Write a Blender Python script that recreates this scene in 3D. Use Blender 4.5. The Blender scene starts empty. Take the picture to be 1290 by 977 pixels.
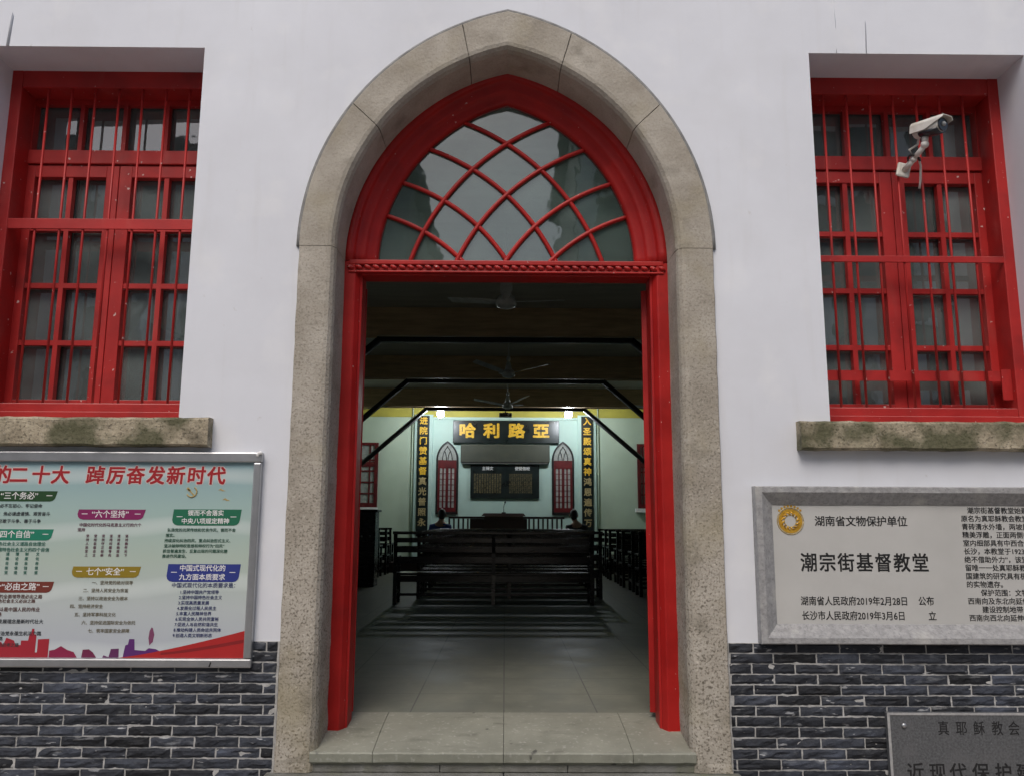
import bpy, bmesh, math, random
from mathutils import Vector, Matrix, noise
random.seed(7)
R = math.radians
sc = bpy.context.scene
COL = sc.collection

# ------------------------------------------------------------------ camera, sky, sun, exposure
cd = bpy.data.cameras.new('camera'); cam = bpy.data.objects.new('camera', cd); COL.objects.link(cam)
cd.sensor_width = 36.0; cd.lens = 36.0 * 1032 / 1290; cd.clip_start = 0.05; cd.clip_end = 500
cam.location = (0, -4.9, 1.30)
cam.rotation_euler = (R(90 + 9.32), R(-0.25), R(-0.49))
sc.camera = cam
SUN_EL, SUN_AZ = 52.0, 196.0          # azimuth clockwise from +Y: behind the camera
w = bpy.data.worlds.new('World'); sc.world = w; w.use_nodes = True
nt = w.node_tree; bg = nt.nodes['Background']
sky = nt.nodes.new('ShaderNodeTexSky'); sky.sky_type = 'NISHITA'; sky.sun_disc = False
sky.sun_elevation = R(SUN_EL); sky.sun_rotation = R(SUN_AZ); sky.dust_density = 4.0; sky.air_density = 1.0; sky.ozone_density = 1.0
nt.links.new(sky.outputs[0], bg.inputs[0]); bg.inputs[1].default_value = 0.11
sl = bpy.data.lights.new('sun', 'SUN'); sun = bpy.data.objects.new('sun', sl); COL.objects.link(sun)
sl.energy = 0.8; sl.angle = R(28); sl.color = (1.0, 0.96, 0.92)
az = R(SUN_AZ); to_sun = Vector((math.sin(az) * math.cos(R(SUN_EL)), math.cos(az) * math.cos(R(SUN_EL)), math.sin(R(SUN_EL))))
sun.rotation_euler = to_sun.to_track_quat('Z', 'Y').to_euler()
sc.view_settings.view_transform = 'Standard'; sc.view_settings.look = 'None'
sc.view_settings.exposure = 0.45; sc.view_settings.gamma = 1.0
sc.render.engine = 'CYCLES'
sc.cycles.max_bounces = 8; sc.cycles.transparent_max_bounces = 16

# ------------------------------------------------------------------ materials
def mat(name, c1, c2=None, scale=6.0, rough=0.6, rough2=None, bump=0.0, bscale=40.0, spec=0.5, metal=0.0,
        detail=5.0, ramp=(0.35, 0.65), spots=None, island=0.0, coat=0.0, stretch=None, wear=None, dust=None):
    m = bpy.data.materials.new(name); m.use_nodes = True
    t = m.node_tree; N = t.nodes; L = t.links; b = N['Principled BSDF']
    tc = N.new('ShaderNodeTexCoord'); src = tc.outputs['Object']
    if stretch:
        mp = N.new('ShaderNodeMapping'); mp.inputs['Scale'].default_value = stretch
        L.new(src, mp.inputs[0]); src = mp.outputs[0]
    if c2 is None: c2 = tuple(x * 0.82 for x in c1)
    n = N.new('ShaderNodeTexNoise'); n.inputs['Scale'].default_value = scale; n.inputs['Detail'].default_value = detail
    n.inputs['Roughness'].default_value = 0.6
    L.new(src, n.inputs['Vector'])
    r = N.new('ShaderNodeValToRGB'); r.color_ramp.elements[0].position = ramp[0]; r.color_ramp.elements[1].position = ramp[1]
    r.color_ramp.elements[0].color = (*c2, 1); r.color_ramp.elements[1].color = (*c1, 1)
    L.new(n.outputs[0], r.inputs[0]); col = r.outputs[0]
    def mixin(col, fac, c):
        mx = N.new('ShaderNodeMix'); mx.data_type = 'RGBA'
        L.new(fac, mx.inputs[0]); L.new(col, mx.inputs[6]); mx.inputs[7].default_value = (*c, 1)
        return mx.outputs[2]
    for sp in (spots or []):            # (colour, scale, lo, hi[, strength[, stretch]])
        n2 = N.new('ShaderNodeTexNoise'); n2.inputs['Scale'].default_value = sp[1]; n2.inputs['Detail'].default_value = 4
        if len(sp) > 5:
            mp2 = N.new('ShaderNodeMapping'); mp2.inputs['Scale'].default_value = sp[5]
            L.new(tc.outputs['Object'], mp2.inputs[0]); L.new(mp2.outputs[0], n2.inputs['Vector'])
        else: L.new(src, n2.inputs['Vector'])
        mr = N.new('ShaderNodeMapRange'); mr.inputs[1].default_value = sp[2]; mr.inputs[2].default_value = sp[3]
        mr.inputs[4].default_value = sp[4] if len(sp) > 4 else 1.0
        L.new(n2.outputs[0], mr.inputs[0]); fac = mr.outputs[0]
        if wear and sp[1] > 50:             # pitted granite: coarser and more open towards the foot of the jambs
            sx = N.new('ShaderNodeSeparateXYZ'); L.new(tc.outputs['Object'], sx.inputs[0])
            wz = N.new('ShaderNodeMapRange'); wz.inputs[1].default_value = wear[0]; wz.inputs[2].default_value = wear[1]
            wz.inputs[3].default_value = wear[2]; wz.inputs[4].default_value = 1.0; L.new(sx.outputs[2], wz.inputs[0])
            ml = N.new('ShaderNodeMath'); ml.operation = 'MULTIPLY'; L.new(fac, ml.inputs[0]); L.new(wz.outputs[0], ml.inputs[1]); fac = ml.outputs[0]
        col = mixin(col, fac, sp[0])
    if dust:
        gn = N.new('ShaderNodeNewGeometry'); sn = N.new('ShaderNodeSeparateXYZ'); L.new(gn.outputs['True Normal'], sn.inputs[0])
        dn = N.new('ShaderNodeMapRange'); dn.inputs[1].default_value = .35; dn.inputs[2].default_value = .9; dn.inputs[4].default_value = dust[1]; L.new(sn.outputs[2], dn.inputs[0])
        dm = N.new('ShaderNodeMath'); dm.operation = 'MULTIPLY'; L.new(dn.outputs[0], dm.inputs[0]); L.new(n.outputs[0], dm.inputs[1])
        col = mixin(col, dm.outputs[0], dust[0])
    if island:
        g = N.new('ShaderNodeNewGeometry')
        mr = N.new('ShaderNodeMapRange'); mr.inputs[3].default_value = 1 - island; mr.inputs[4].default_value = 1 + island
        L.new(g.outputs['Random Per Island'], mr.inputs[0])
        hs = N.new('ShaderNodeHueSaturation'); L.new(mr.outputs[0], hs.inputs['Value']); L.new(col, hs.inputs['Color']); col = hs.outputs[0]
    L.new(col, b.inputs['Base Color'])
    b.inputs['Metallic'].default_value = metal; b.inputs['Specular IOR Level'].default_value = spec
    b.inputs['Coat Weight'].default_value = coat
    if rough2 is None: b.inputs['Roughness'].default_value = rough
    else:
        mr = N.new('ShaderNodeMapRange'); mr.inputs[1].default_value = 0.3; mr.inputs[2].default_value = 0.7
        mr.inputs[3].default_value = rough; mr.inputs[4].default_value = rough2
        L.new(n.outputs[0], mr.inputs[0]); L.new(mr.outputs[0], b.inputs['Roughness'])
    if bump:
        n3 = N.new('ShaderNodeTexNoise'); n3.inputs['Scale'].default_value = bscale; n3.inputs['Detail'].default_value = 6
        L.new(src, n3.inputs['Vector'])
        bp = N.new('ShaderNodeBump'); bp.inputs['Strength'].default_value = bump; bp.inputs['Distance'].default_value = 0.01
        L.new(n3.outputs[0], bp.inputs['Height']); L.new(bp.outputs[0], b.inputs['Normal'])
    return m

def glass_mat(name, dust=0.1, ior=1.75, dcol=(0.30, 0.34, 0.33), tint=(0.75, 0.82, 0.80)):
    m = bpy.data.materials.new(name); m.use_nodes = True
    t = m.node_tree; N = t.nodes; L = t.links; out = N['Material Output']; N.remove(N['Principled BSDF'])
    tr = N.new('ShaderNodeBsdfTransparent'); tr.inputs[0].default_value = (*tint, 1)
    gl = N.new('ShaderNodeBsdfGlossy'); gl.inputs['Roughness'].default_value = 0.02
    df = N.new('ShaderNodeBsdfDiffuse'); df.inputs[0].default_value = (*dcol, 1)
    tc = N.new('ShaderNodeTexCoord')
    nz = N.new('ShaderNodeTexNoise'); nz.inputs['Scale'].default_value = 2.2; nz.inputs['Detail'].default_value = 6
    L.new(tc.outputs['Object'], nz.inputs['Vector'])
    mr = N.new('ShaderNodeMapRange'); mr.inputs[1].default_value = .3; mr.inputs[2].default_value = .75
    mr.inputs[3].default_value = dust * .4; mr.inputs[4].default_value = dust * 1.8; L.new(nz.outputs[0], mr.inputs[0])
    m1 = N.new('ShaderNodeMixShader'); L.new(mr.outputs[0], m1.inputs[0]); L.new(tr.outputs[0], m1.inputs[1]); L.new(df.outputs[0], m1.inputs[2])
    fr = N.new('ShaderNodeFresnel'); fr.inputs[0].default_value = ior
    nb = N.new('ShaderNodeTexNoise'); nb.inputs['Scale'].default_value = 5; L.new(tc.outputs['Object'], nb.inputs['Vector'])
    bp = N.new('ShaderNodeBump'); bp.inputs['Strength'].default_value = .05; bp.inputs['Distance'].default_value = .02
    L.new(nb.outputs[0], bp.inputs['Height']); L.new(bp.outputs[0], gl.inputs['Normal'])
    m2 = N.new('ShaderNodeMixShader'); L.new(fr.outputs[0], m2.inputs[0]); L.new(m1.outputs[0], m2.inputs[1]); L.new(gl.outputs[0], m2.inputs[2])
    L.new(m2.outputs[0], out.inputs[0])
    return m

def flat(name, c, rough=0.55, metal=0.0, spec=0.5):
    return mat(name, c, tuple(x * 0.93 for x in c), 12, rough, metal=metal, spec=spec)

def emit(name, c, s):
    m = bpy.data.materials.new(name); m.use_nodes = True
    b = m.node_tree.nodes['Principled BSDF']; b.inputs['Base Color'].default_value = (*c, 1)
    b.inputs['Emission Color'].default_value = (*c, 1); b.inputs['Emission Strength'].default_value = s
    return m

M = {}
M['plaster'] = mat('white_plaster', (.76, .785, .835), (.67, .69, .735), .9, .75, bump=.12, bscale=9, detail=8, ramp=(.3, .7),
                   spots=[((.60, .61, .63), 1.7, .50, .80, .45), ((.85, .86, .86), 2.6, .55, .8, .5), ((.52, .51, .49), 2.2, .56, .85, .22, (5, 1, .5)), ((.42, .40, .36), 16, .70, .80, .4)])
M['soffit'] = M['plaster']
M['red'] = mat('red_gloss_paint', (.42, .011, .009), (.30, .008, .007), 3.0, .36, .55, bump=.16, bscale=14, spec=.35, dust=((.58, .40, .37), .9),
               spots=[((.16, .008, .008), 5, .60, .85, .6), ((.62, .42, .38), 38, .715, .735, .9)])
M['redwin'] = mat('weathered_red_paint', (.46, .020, .018), (.33, .014, .013), 3.0, .42, .6, bump=.18, bscale=16, spec=.4, detail=8, dust=((.60, .50, .46), 1.3),
               spots=[((.15, .012, .012), 4, .55, .80, .7), ((.44, .09, .075), 7, .58, .82, .5, (1, 1, .3)), ((.66, .54, .50), 30, .70, .725, .9)])
M['stone'] = mat('weathered_granite', (.45, .415, .355), (.32, .288, .235), 3.0, .85, bump=.45, bscale=55, detail=8,
                 spots=[((.10, .085, .06), 75, .51, .66, .85), ((.62, .58, .50), 60, .60, .72, .6), ((.30, .26, .15), 2.2, .52, .75, .6), ((.16, .145, .11), 5, .60, .80, .6)], wear=(3.4, .6, .22))
M['stone_smooth'] = mat('dressed_granite', (.46, .425, .36), (.37, .34, .285), 4.0, .8, bump=.25, bscale=70, detail=8,
                 spots=[((.17, .155, .125), 90, .55, .72, .5), ((.28, .27, .19), 2.0, .55, .8, .5), ((.12, .11, .09), 7, .66, .85, .5)])
M['sill'] = mat('mossy_granite', (.46, .40, .29), (.27, .23, .16), 7, .9, bump=.9, bscale=45, detail=9,
                spots=[((.055, .045, .03), 75, .53, .70, .75), ((.50, .46, .38), 60, .60, .7, .6), ((.040, .050, .014), 4.2, .45, .60, .75), ((.018, .018, .010), 4.5, .58, .72, .8)])
M['slate'] = mat('dark_split_brick', (.036, .042, .054), (.012, .014, .020), 14, .68, .9, bump=.8, bscale=30, detail=8, island=.7, ramp=(.3, .7),
                 spots=[((.16, .17, .18), 9, .60, .72, .55, (1, 1, 2.5)), ((.34, .35, .36), 15, .645, .675, .7, (.6, 1, 2.4)), ((.05, .06, .085), 3, .5, .7, .6)])
M['mortar'] = mat('pale_mortar', (.50, .50, .49), (.34, .34, .33), 20, .9, bump=.5, bscale=60)
M['slab'] = mat('threshold_stone', (.295, .30, .245), (.215, .22, .178), 3, .6, .8, bump=.2, bscale=30, detail=8,
                spots=[((.10, .10, .08), 5, .58, .8, .7, (1.0, 2.5, 1)), ((.46, .46, .41), 34, .58, .72, .5), ((.05, .05, .045), 9, .69, .74, .8), ((.20, .20, .165), 1.6, .5, .75, .5)])
M['riser'] = mat('riser_stone', (.20, .20, .185), (.12, .12, .10), 6, .85, bump=.6, bscale=40,
                 spots=[((.14, .15, .08), 5, .55, .75, .6), ((.30, .30, .28), 60, .6, .75, .5)])
M['pave'] = mat('brown_paving', (.30, .265, .23), (.20, .175, .15), 8, .85, bump=.5, bscale=40)
M['alu'] = mat('brushed_aluminium', (.52, .53, .54), (.44, .45, .46), 9, .38, metal=.85, stretch=(1, 1, 1))
M['plaqueframe'] = mat('grey_granite_frame', (.37, .37, .37), (.26, .26, .26), 30, .75, bump=.4, bscale=60, detail=8,
                       spots=[((.17, .17, .17), 70, .55, .72, .6), ((.50, .49, .46), 6, .58, .75, .6)])
M['plaque'] = mat('pale_plaque', (.52, .52, .50), (.47, .47, .45), 2, .35, spec=.4, bump=.02, bscale=20)
M['granite'] = mat('dark_granite', (.125, .13, .135), (.068, .071, .075), 80, .5, detail=3, bump=.1, bscale=90,
                   spots=[((.25, .26, .27), 120, .62, .72, .7), ((.13, .13, .135), 8, .5, .75, .6)])
M['granite_edge'] = mat('sawn_granite_edge', (.42, .42, .41), (.30, .30, .30), 40, .8)
M['ink'] = flat('black_ink', (.012, .012, .012), .5)
M['carved'] = flat('carved_black', (.010, .010, .011), .7)
M['gold'] = mat('gold_leaf', (.72, .42, .05), (.50, .27, .03), 25, .35, metal=.35)
M['paleg'] = mat('faded_gold', (.50, .40, .20), (.36, .28, .13), 25, .45, metal=.1)
M['goldtext'] = mat('sign_gold_paint', (.85, .55, .05), (.60, .33, .03), 20, .4)
M['white'] = flat('white_paint', (.78, .78, .77), .45)
M['camwhite'] = mat('camera_housing_white', (.74, .72, .67), (.60, .57, .50), 12, .4, spots=[((.30, .26, .2), 14, .62, .8, .5)])
M['camblack'] = flat('camera_face_black', (.03, .032, .038), .25)
M['lens'] = mat('lens_glass', (.36, .38, .38), (.25, .27, .28), 8, .08, spec=.9)
M['cable'] = flat('black_cable', (.02, .02, .02), .5)
M['pew'] = mat('dark_lacquered_wood', (.011, .0075, .006), (.005, .0035, .003), 3, .16, .32, bump=.08, bscale=12, spec=.5, stretch=(1, 6, 6))
M['steel'] = flat('black_painted_steel', (.014, .013, .013), .45)
M['beam'] = mat('lightened_brown_timber', (.55, .38, .21), (.38, .26, .14), 3, .55, bump=.3, bscale=10, stretch=(.6, 6, 6))  # timber colour lightened to stand in for missing fill light
M['ceil'] = mat('lightened_ceiling_board', (.50, .47, .40), (.40, .37, .31), 2, .6, bump=.2, bscale=10, stretch=(.6, 4, 4))  # board colour raised in place of fill light under the ceiling
M['green'] = mat('pale_green_wall_paint', (.50, .61, .49), (.46, .565, .45), 1.2, .6, bump=.05, bscale=12,
                 spots=[((.42, .52, .40), 1.6, .56, .8, .5)])
M['teal'] = mat('pale_teal_wall', (.46, .63, .57), (.42, .57, .52), 1.2, .6, bump=.05, bscale=12)  # bluer tone for the centre bay, its cornice and pilasters
M['yellow'] = mat('yellow_wall_band', (.46, .42, .07), (.38, .34, .06), 2, .6)
M['floor'] = None
M['boardblack'] = mat('black_lacquer_board', (.010, .018, .018), (.006, .010, .010), 4, .25, .4)
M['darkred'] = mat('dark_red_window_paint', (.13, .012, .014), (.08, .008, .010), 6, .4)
M['blackframe'] = flat('near_black_frame', (.012, .011, .011), .4)
M['frost'] = mat('frosted_pane', (.36, .38, .36), (.25, .27, .25), 20, .5)
M['greyscreen'] = mat('grey_screen_case', (.062, .067, .050), (.050, .055, .042), 3, .5)
M['fan'] = mat('grey_fan_enamel', (.55, .55, .53), (.42, .42, .40), 10, .35)
M['pod'] = mat('dark_red_wood', (.030, .010, .009), (.018, .007, .006), 5, .35)
M['skin'] = mat('skin', (.42, .24, .16), (.36, .20, .13), 12, .5)
M['hair'] = mat('black_hair', (.012, .010, .010), (.007, .006, .006), 40, .45)
M['blue'] = mat('blue_jacket_cloth', (.022, .055, .22), (.015, .036, .15), 20, .8)
M['blackcloth'] = mat('black_jacket_cloth', (.014, .016, .018), (.010, .011, .012), 20, .8)
M['glass'] = glass_mat('window_glass', .32, 2.2, (.31, .38, .37))
M['added_glass'] = glass_mat('added_side_glass', .05, 1.45)  # glass of the unseen openings added to brighten the hall
M['fanglass'] = glass_mat('fanlight_glass', .26, 1.85, (.20, .29, .26), (.70, .80, .76))
M['bulb'] = emit('lit_bulb', (.86, .93, 1.0), 205)
M['grey'] = mat('grey_render', (.34, .35, .34), (.26, .27, .26), 1.5, .8)
M['dim'] = flat('dark_window', (.03, .035, .035), .2)
M['lace'] = flat('green_led', (.1, .8, .2))

def floor_mat():
    m = mat('dark_grey_floor_tile', (.20, .205, .165), (.125, .13, .105), 2.5, .40, .55, bump=.05, bscale=14, spec=.06, detail=8,
            spots=[((.13, .13, .105), 4, .55, .8, .6), ((.25, .25, .21), 9, .62, .8, .5)])
    t = m.node_tree; N = t.nodes; L = t.links; b = N['Principled BSDF']
    tc = N.new('ShaderNodeTexCoord'); br = N.new('ShaderNodeTexBrick'); br.offset = 0.0
    br.inputs['Scale'].default_value = 1.0; br.inputs['Mortar Size'].default_value = .005
    br.inputs['Brick Width'].default_value = .6; br.inputs['Row Height'].default_value = .6
    L.new(tc.outputs['Object'], br.inputs['Vector'])
    old = b.inputs['Base Color'].links[0].from_socket
    mx = N.new('ShaderNodeMix'); mx.data_type = 'RGBA'; mx.inputs[7].default_value = (.10, .10, .088, 1)
    L.new(br.outputs['Fac'], mx.inputs[0]); L.new(old, mx.inputs[6]); L.new(mx.outputs[2], b.inputs['Base Color'])
    return m
M['floor'] = floor_mat()

def poster_mat():
    m = mat('printed_poster_vinyl', (.50, .58, .55), (.44, .53, .52), 1.6, .38, bump=.10, bscale=3.5, spec=.5)
    t = m.node_tree; N = t.nodes; L = t.links; b = N['Principled BSDF']
    tc = N.new('ShaderNodeTexCoord'); sp = N.new('ShaderNodeSeparateXYZ'); L.new(tc.outputs['Object'], sp.inputs[0])
    mr = N.new('ShaderNodeMapRange'); mr.inputs[1].default_value = .53; mr.inputs[2].default_value = 1.645; L.new(sp.outputs[2], mr.inputs[0])
    rp = N.new('ShaderNodeValToRGB'); e = rp.color_ramp.elements
    e[0].position = 0; e[0].color = (.45, .48, .54, 1); e[1].position = 1; e[1].color = (.26, .40, .44, 1)
    for p, c in ((.25, (.49, .54, .54)), (.5, (.44, .53, .46)), (.75, (.36, .50, .47))):
        x = e.new(p); x.color = (*c, 1)
    L.new(mr.outputs[0], rp.inputs[0])
    wv = N.new('ShaderNodeTexWave'); wv.wave_type = 'BANDS'; wv.bands_direction = 'Z'
    wv.inputs['Scale'].default_value = .9; wv.inputs['Distortion'].default_value = 5; wv.inputs['Detail'].default_value = 1.5; wv.inputs['Detail Scale'].default_value = .7
    L.new(tc.outputs['Object'], wv.inputs['Vector'])
    r2 = N.new('ShaderNodeMapRange'); r2.inputs[1].default_value = .75; r2.inputs[2].default_value = 1.0; r2.inputs[4].default_value = .45; L.new(wv.outputs[1], r2.inputs[0])
    mx = N.new('ShaderNodeMix'); mx.data_type = 'RGBA'; mx.inputs[7].default_value = (.70, .76, .74, 1)
    L.new(r2.outputs[0], mx.inputs[0]); L.new(rp.outputs[0], mx.inputs[6])
    nz = N.new('ShaderNodeTexNoise'); nz.inputs['Scale'].default_value = 3.0; nz.inputs['Detail'].default_value = 5; L.new(tc.outputs['Object'], nz.inputs['Vector'])
    r3 = N.new('ShaderNodeMapRange'); r3.inputs[1].default_value = .5; r3.inputs[2].default_value = .8; r3.inputs[4].default_value = .35; L.new(nz.outputs[0], r3.inputs[0])
    m3 = N.new('ShaderNodeMix'); m3.data_type = 'RGBA'; m3.inputs[7].default_value = (.40, .50, .50, 1)
    L.new(r3.outputs[0], m3.inputs[0]); L.new(mx.outputs[2], m3.inputs[6]); L.new(m3.outputs[2], b.inputs['Base Color'])
    return m
M['poster'] = poster_mat()

# ------------------------------------------------------------------ geometry helpers
class MB:
    def __init__(s): s.bm = bmesh.new()
    def box(s, x0, x1, y0, y1, z0, z1, bev=0.0, rot=None):
        r = bmesh.ops.create_cube(s.bm, size=1.0); vs = r['verts']
        c = Vector(((x0 + x1) / 2, (y0 + y1) / 2, (z0 + z1) / 2)); d = (x1 - x0, y1 - y0, z1 - z0)
        for v in vs: v.co = Vector((v.co.x * d[0], v.co.y * d[1], v.co.z * d[2]))
        if rot is not None:
            for v in vs: v.co = rot @ v.co
        for v in vs: v.co += c
        if bev:
            es = list({e for v in vs for e in v.link_edges})
            bmesh.ops.bevel(s.bm, geom=es, offset=bev, segments=2, affect='EDGES', profile=.5)
        return s
    def cyl(s, a, b, r0, r1=None, seg=10):
        a = Vector(a); b = Vector(b); r1 = r0 if r1 is None else r1
        d = b - a; q = d.to_track_quat('Z', 'Y')
        r = bmesh.ops.create_cone(s.bm, cap_ends=True, segments=seg, radius1=r0, radius2=r1, depth=d.length)
        for v in r['verts']: v.co = q @ v.co + (a + b) / 2
        for f in {f for v in r['verts'] for f in v.link_faces}: f.smooth = len(f.verts) == 4
        return s
    def ball(s, c, rx, ry=None, rz=None, seg=12, rot=None):
        ry = ry or rx; rz = rz or rx
        r = bmesh.ops.create_uvsphere(s.bm, u_segments=seg, v_segments=max(6, seg // 2 + 2), radius=1)
        for v in r['verts']:
            p = Vector((v.co.x * rx, v.co.y * ry, v.co.z * rz))
            if rot is not None: p = rot @ p
            v.co = p + Vector(c)
        for f in {f for v in r['verts'] for f in v.link_faces}: f.smooth = True
        return s
    def plate(s, outer, holes, y0, y1):
        """flat outline in x,z with holes, given thickness from y0 to y1"""
        bm = s.bm; es = []; 
        for lp in [outer] + list(holes):
            vs = [bm.verts.new((x, y0, z)) for x, z in lp]
            es += [bm.edges.new((vs[i], vs[(i + 1) % len(vs)])) for i in range(len(vs))]
        r = bmesh.ops.triangle_fill(bm, edges=es, use_beauty=True, use_dissolve=False)
        fs = [g for g in r['geom'] if isinstance(g, bmesh.types.BMFace)]
        if y1 != y0:
            e = bmesh.ops.extrude_face_region(bm, geom=fs)
            for v in [g for g in e['geom'] if isinstance(g, bmesh.types.BMVert)]: v.co.y += y1 - y0
            # extrude_face_region keeps the original faces here because they bound the solid
        return s
    def strip(s, rings, close_ends=True, smooth=True):
        bm = s.bm; vr = [[bm.verts.new(p) for p in r] for r in rings]
        for a, b in zip(vr, vr[1:]):
            n = len(a)
            for i in range(n):
                f = bm.faces.new((a[i], a[(i + 1) % n], b[(i + 1) % n], b[i])); f.smooth = smooth
        if close_ends:
            bm.faces.new(vr[0][::-1]); bm.faces.new(vr[-1])
        return s
    def tube(s, pts, r, seg=8):
        pts = [Vector(p) for p in pts]; rings = []
        for i, p in enumerate(pts):
            d = (pts[min(i + 1, len(pts) - 1)] - pts[max(i - 1, 0)]).normalized()
            q = d.to_track_quat('Z', 'Y'); rr = r[i] if isinstance(r, (list, tuple)) else r
            rings.append([p + q @ Vector((math.cos(2 * math.pi * k / seg) * rr, math.sin(2 * math.pi * k / seg) * rr, 0)) for k in range(seg)])
        return s.strip(rings)
    def build(s, name, m, parent=None, keep_normals=False):
        if not keep_normals: bmesh.ops.recalc_face_normals(s.bm, faces=s.bm.faces)
        me = bpy.data.meshes.new(name); s.bm.to_mesh(me); s.bm.free()
        return link(name, me, m, parent)

WL = {}                                   # world position of each object's own origin
def wl(o): return WL.get(o.name, Vector((0, 0, 0)))
def link(name, me, m, parent=None):
    if m is not None:
        me.materials.clear(); me.materials.append(m)
    o = bpy.data.objects.new(name, me); COL.objects.link(o)
    if parent is not None:
        o.parent = parent; o.location = -wl(parent)
    return o
def tag(o, label=None, cat=None, group=None, kind=None):
    if label: o['label'] = label
    if cat: o['category'] = cat
    if group: o['group'] = group
    if kind: o['kind'] = kind
    return o
def thing(name, loc, label, cat, group=None):
    o = bpy.data.objects.new(name, None); COL.objects.link(o); o.location = loc; o.empty_display_size = .1
    WL[o.name] = Vector(loc)
    return tag(o, label, cat, group)
def copy_tree(o, parent=None):
    c = o.copy(); COL.objects.link(c)
    if parent is not None: c.parent = parent
    for ch in list(o.children): copy_tree(ch, c)
    return c

def text_mesh(s, size, bold=0.0, shear=0.0, align='CENTER', line=1.0, ext=0.001, space=1.0):
    cu = bpy.data.curves.new('lettering', 'FONT'); cu.body = s; cu.size = size; cu.align_x = align; cu.align_y = 'CENTER'
    cu.shear = shear; cu.space_line = line; cu.extrude = ext; cu.space_character = space; cu.resolution_u = 3
    o = bpy.data.objects.new('lettering', cu); COL.objects.link(o)
    dg = bpy.context.evaluated_depsgraph_get(); dg.update()
    me = bpy.data.meshes.new_from_object(o.evaluated_get(dg))
    bpy.data.objects.remove(o); bpy.data.curves.remove(cu)
    if bold:                                # heavier strokes: the glyphs laid over themselves with small shifts
        bm = bmesh.new(); k = 0; n = 8 if bold > .004 else 4
        for i in range(n):
            a = 2 * math.pi * (i + .5) / n; c = me.copy(); k += 1
            c.transform(Matrix.Translation((bold * math.cos(a), bold * math.sin(a), -.00006 * k))); bm.from_mesh(c); bpy.data.meshes.remove(c)
        bm.from_mesh(me); bm.to_mesh(me); bm.free()
    return me
def letters(name, items, m, parent):
    """items: (string, x, y, z, char_height, opts); all join one mesh that faces -Y"""
    bm = bmesh.new()
    for s, x, y, z, h, op in items:
        op = dict(op); sx = op.pop('sx', 1.0)
        me = text_mesh(s, h * 1.08, **op)
        me.transform(Matrix.Translation((x, y, z)) @ Matrix.Rotation(R(90), 4, 'X') @ Matrix.Diagonal((sx, 1, 1, 1)))
        bm.from_mesh(me); bpy.data.meshes.remove(me)
    me = bpy.data.meshes.new(name); bm.to_mesh(me); bm.free()
    return link(name, me, m, parent)

# ------------------------------------------------------------------ pointed arch geometry (shared by stone, timber and glass)
SPR, CX = 2.985, 0.36                       # springing height, centre offset
def arch_pts(a, n=28, z0=None, spring=SPR, c=CX, y=0.0):
    """outline x,z of a pointed arch of half-span a, from bottom left over the apex to bottom right"""
    Rr = a + c; th = math.acos(max(-1, min(1, -c / Rr)))
    left = [(c + Rr * math.cos(math.pi - (math.pi - th) * i / n), spring + Rr * math.sin(math.pi - (math.pi - th) * i / n)) for i in range(n + 1)]
    pts = left + [(-x, z) for x, z in left[-2::-1]]
    if z0 is not None: pts = [(-a, z0)] + pts + [(a, z0)]
    return pts
def arch_at(a, t, side=-1, spring=SPR, c=CX):
    Rr = a + c; th = math.acos(-c / Rr); al = math.pi - (math.pi - th) * t
    return (-side) * (c + Rr * math.cos(al)), spring + Rr * math.sin(al)

# ================================================================== SETTING
g = MB(); g.box(-150, 150, -150, 150, -.5, -.30); tag(g.build('ground', M['pave']), kind='structure')
g = MB()
for i in range(2): g.box(-1.33 + i * 1.332, -.002 + i * 1.332, -.62, -.004, -.299, -.085, .008)
step_low = g
f = MB(); f.box(-4.78, 4.78, .56, 18.58, -.1, .045); f.box(-4.78, 4.78, .622, 18.58, .046, .10)
tag(f.build('floor', M['floor']), kind='structure')

church = thing('church', (0, 0, 0), 'white plastered church front with a pointed stone doorway, red barred windows and dark brick base', 'church')
step_low.build('lower_step', M['riser'], church)

# ---- front wall with its openings
WX0, WX1, WZ0, WZ1 = 1.962, 3.372, 1.90, 4.325
rect = lambda x0, x1, z0, z1: [(x0, z0), (x1, z0), (x1, z1), (x0, z1)]
A_HOLE = 1.20
wb = MB()
outer = [(-6, -.3), (-A_HOLE, -.3)] + arch_pts(A_HOLE) + [(A_HOLE, -.3), (6, -.3), (6, 6.5), (-6, 6.5)]
wb.plate(outer, [rect(-WX1, -WX0, WZ0, WZ1), rect(WX0, WX1, WZ0, WZ1)], 0.0, .55)
wall = wb.build('front_wall', M['plaster'], church)
# painted-over cable ridges above the windows
for nm, x, wd, dx in (('cable_ridge', -3.235, .030, .03), ('cable_ridge', 2.145, .007, 0.0), ('cable_ridge', 2.34, .010, .01)):
    r = MB(); r.tube([(x + dx * (k / 8) + .006 * math.sin(k * 1.7), wd * .33, 4.327 + k * .2) for k in range(9)], wd * .5, 8)
    r.build(nm, M['plaster'], church)

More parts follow.
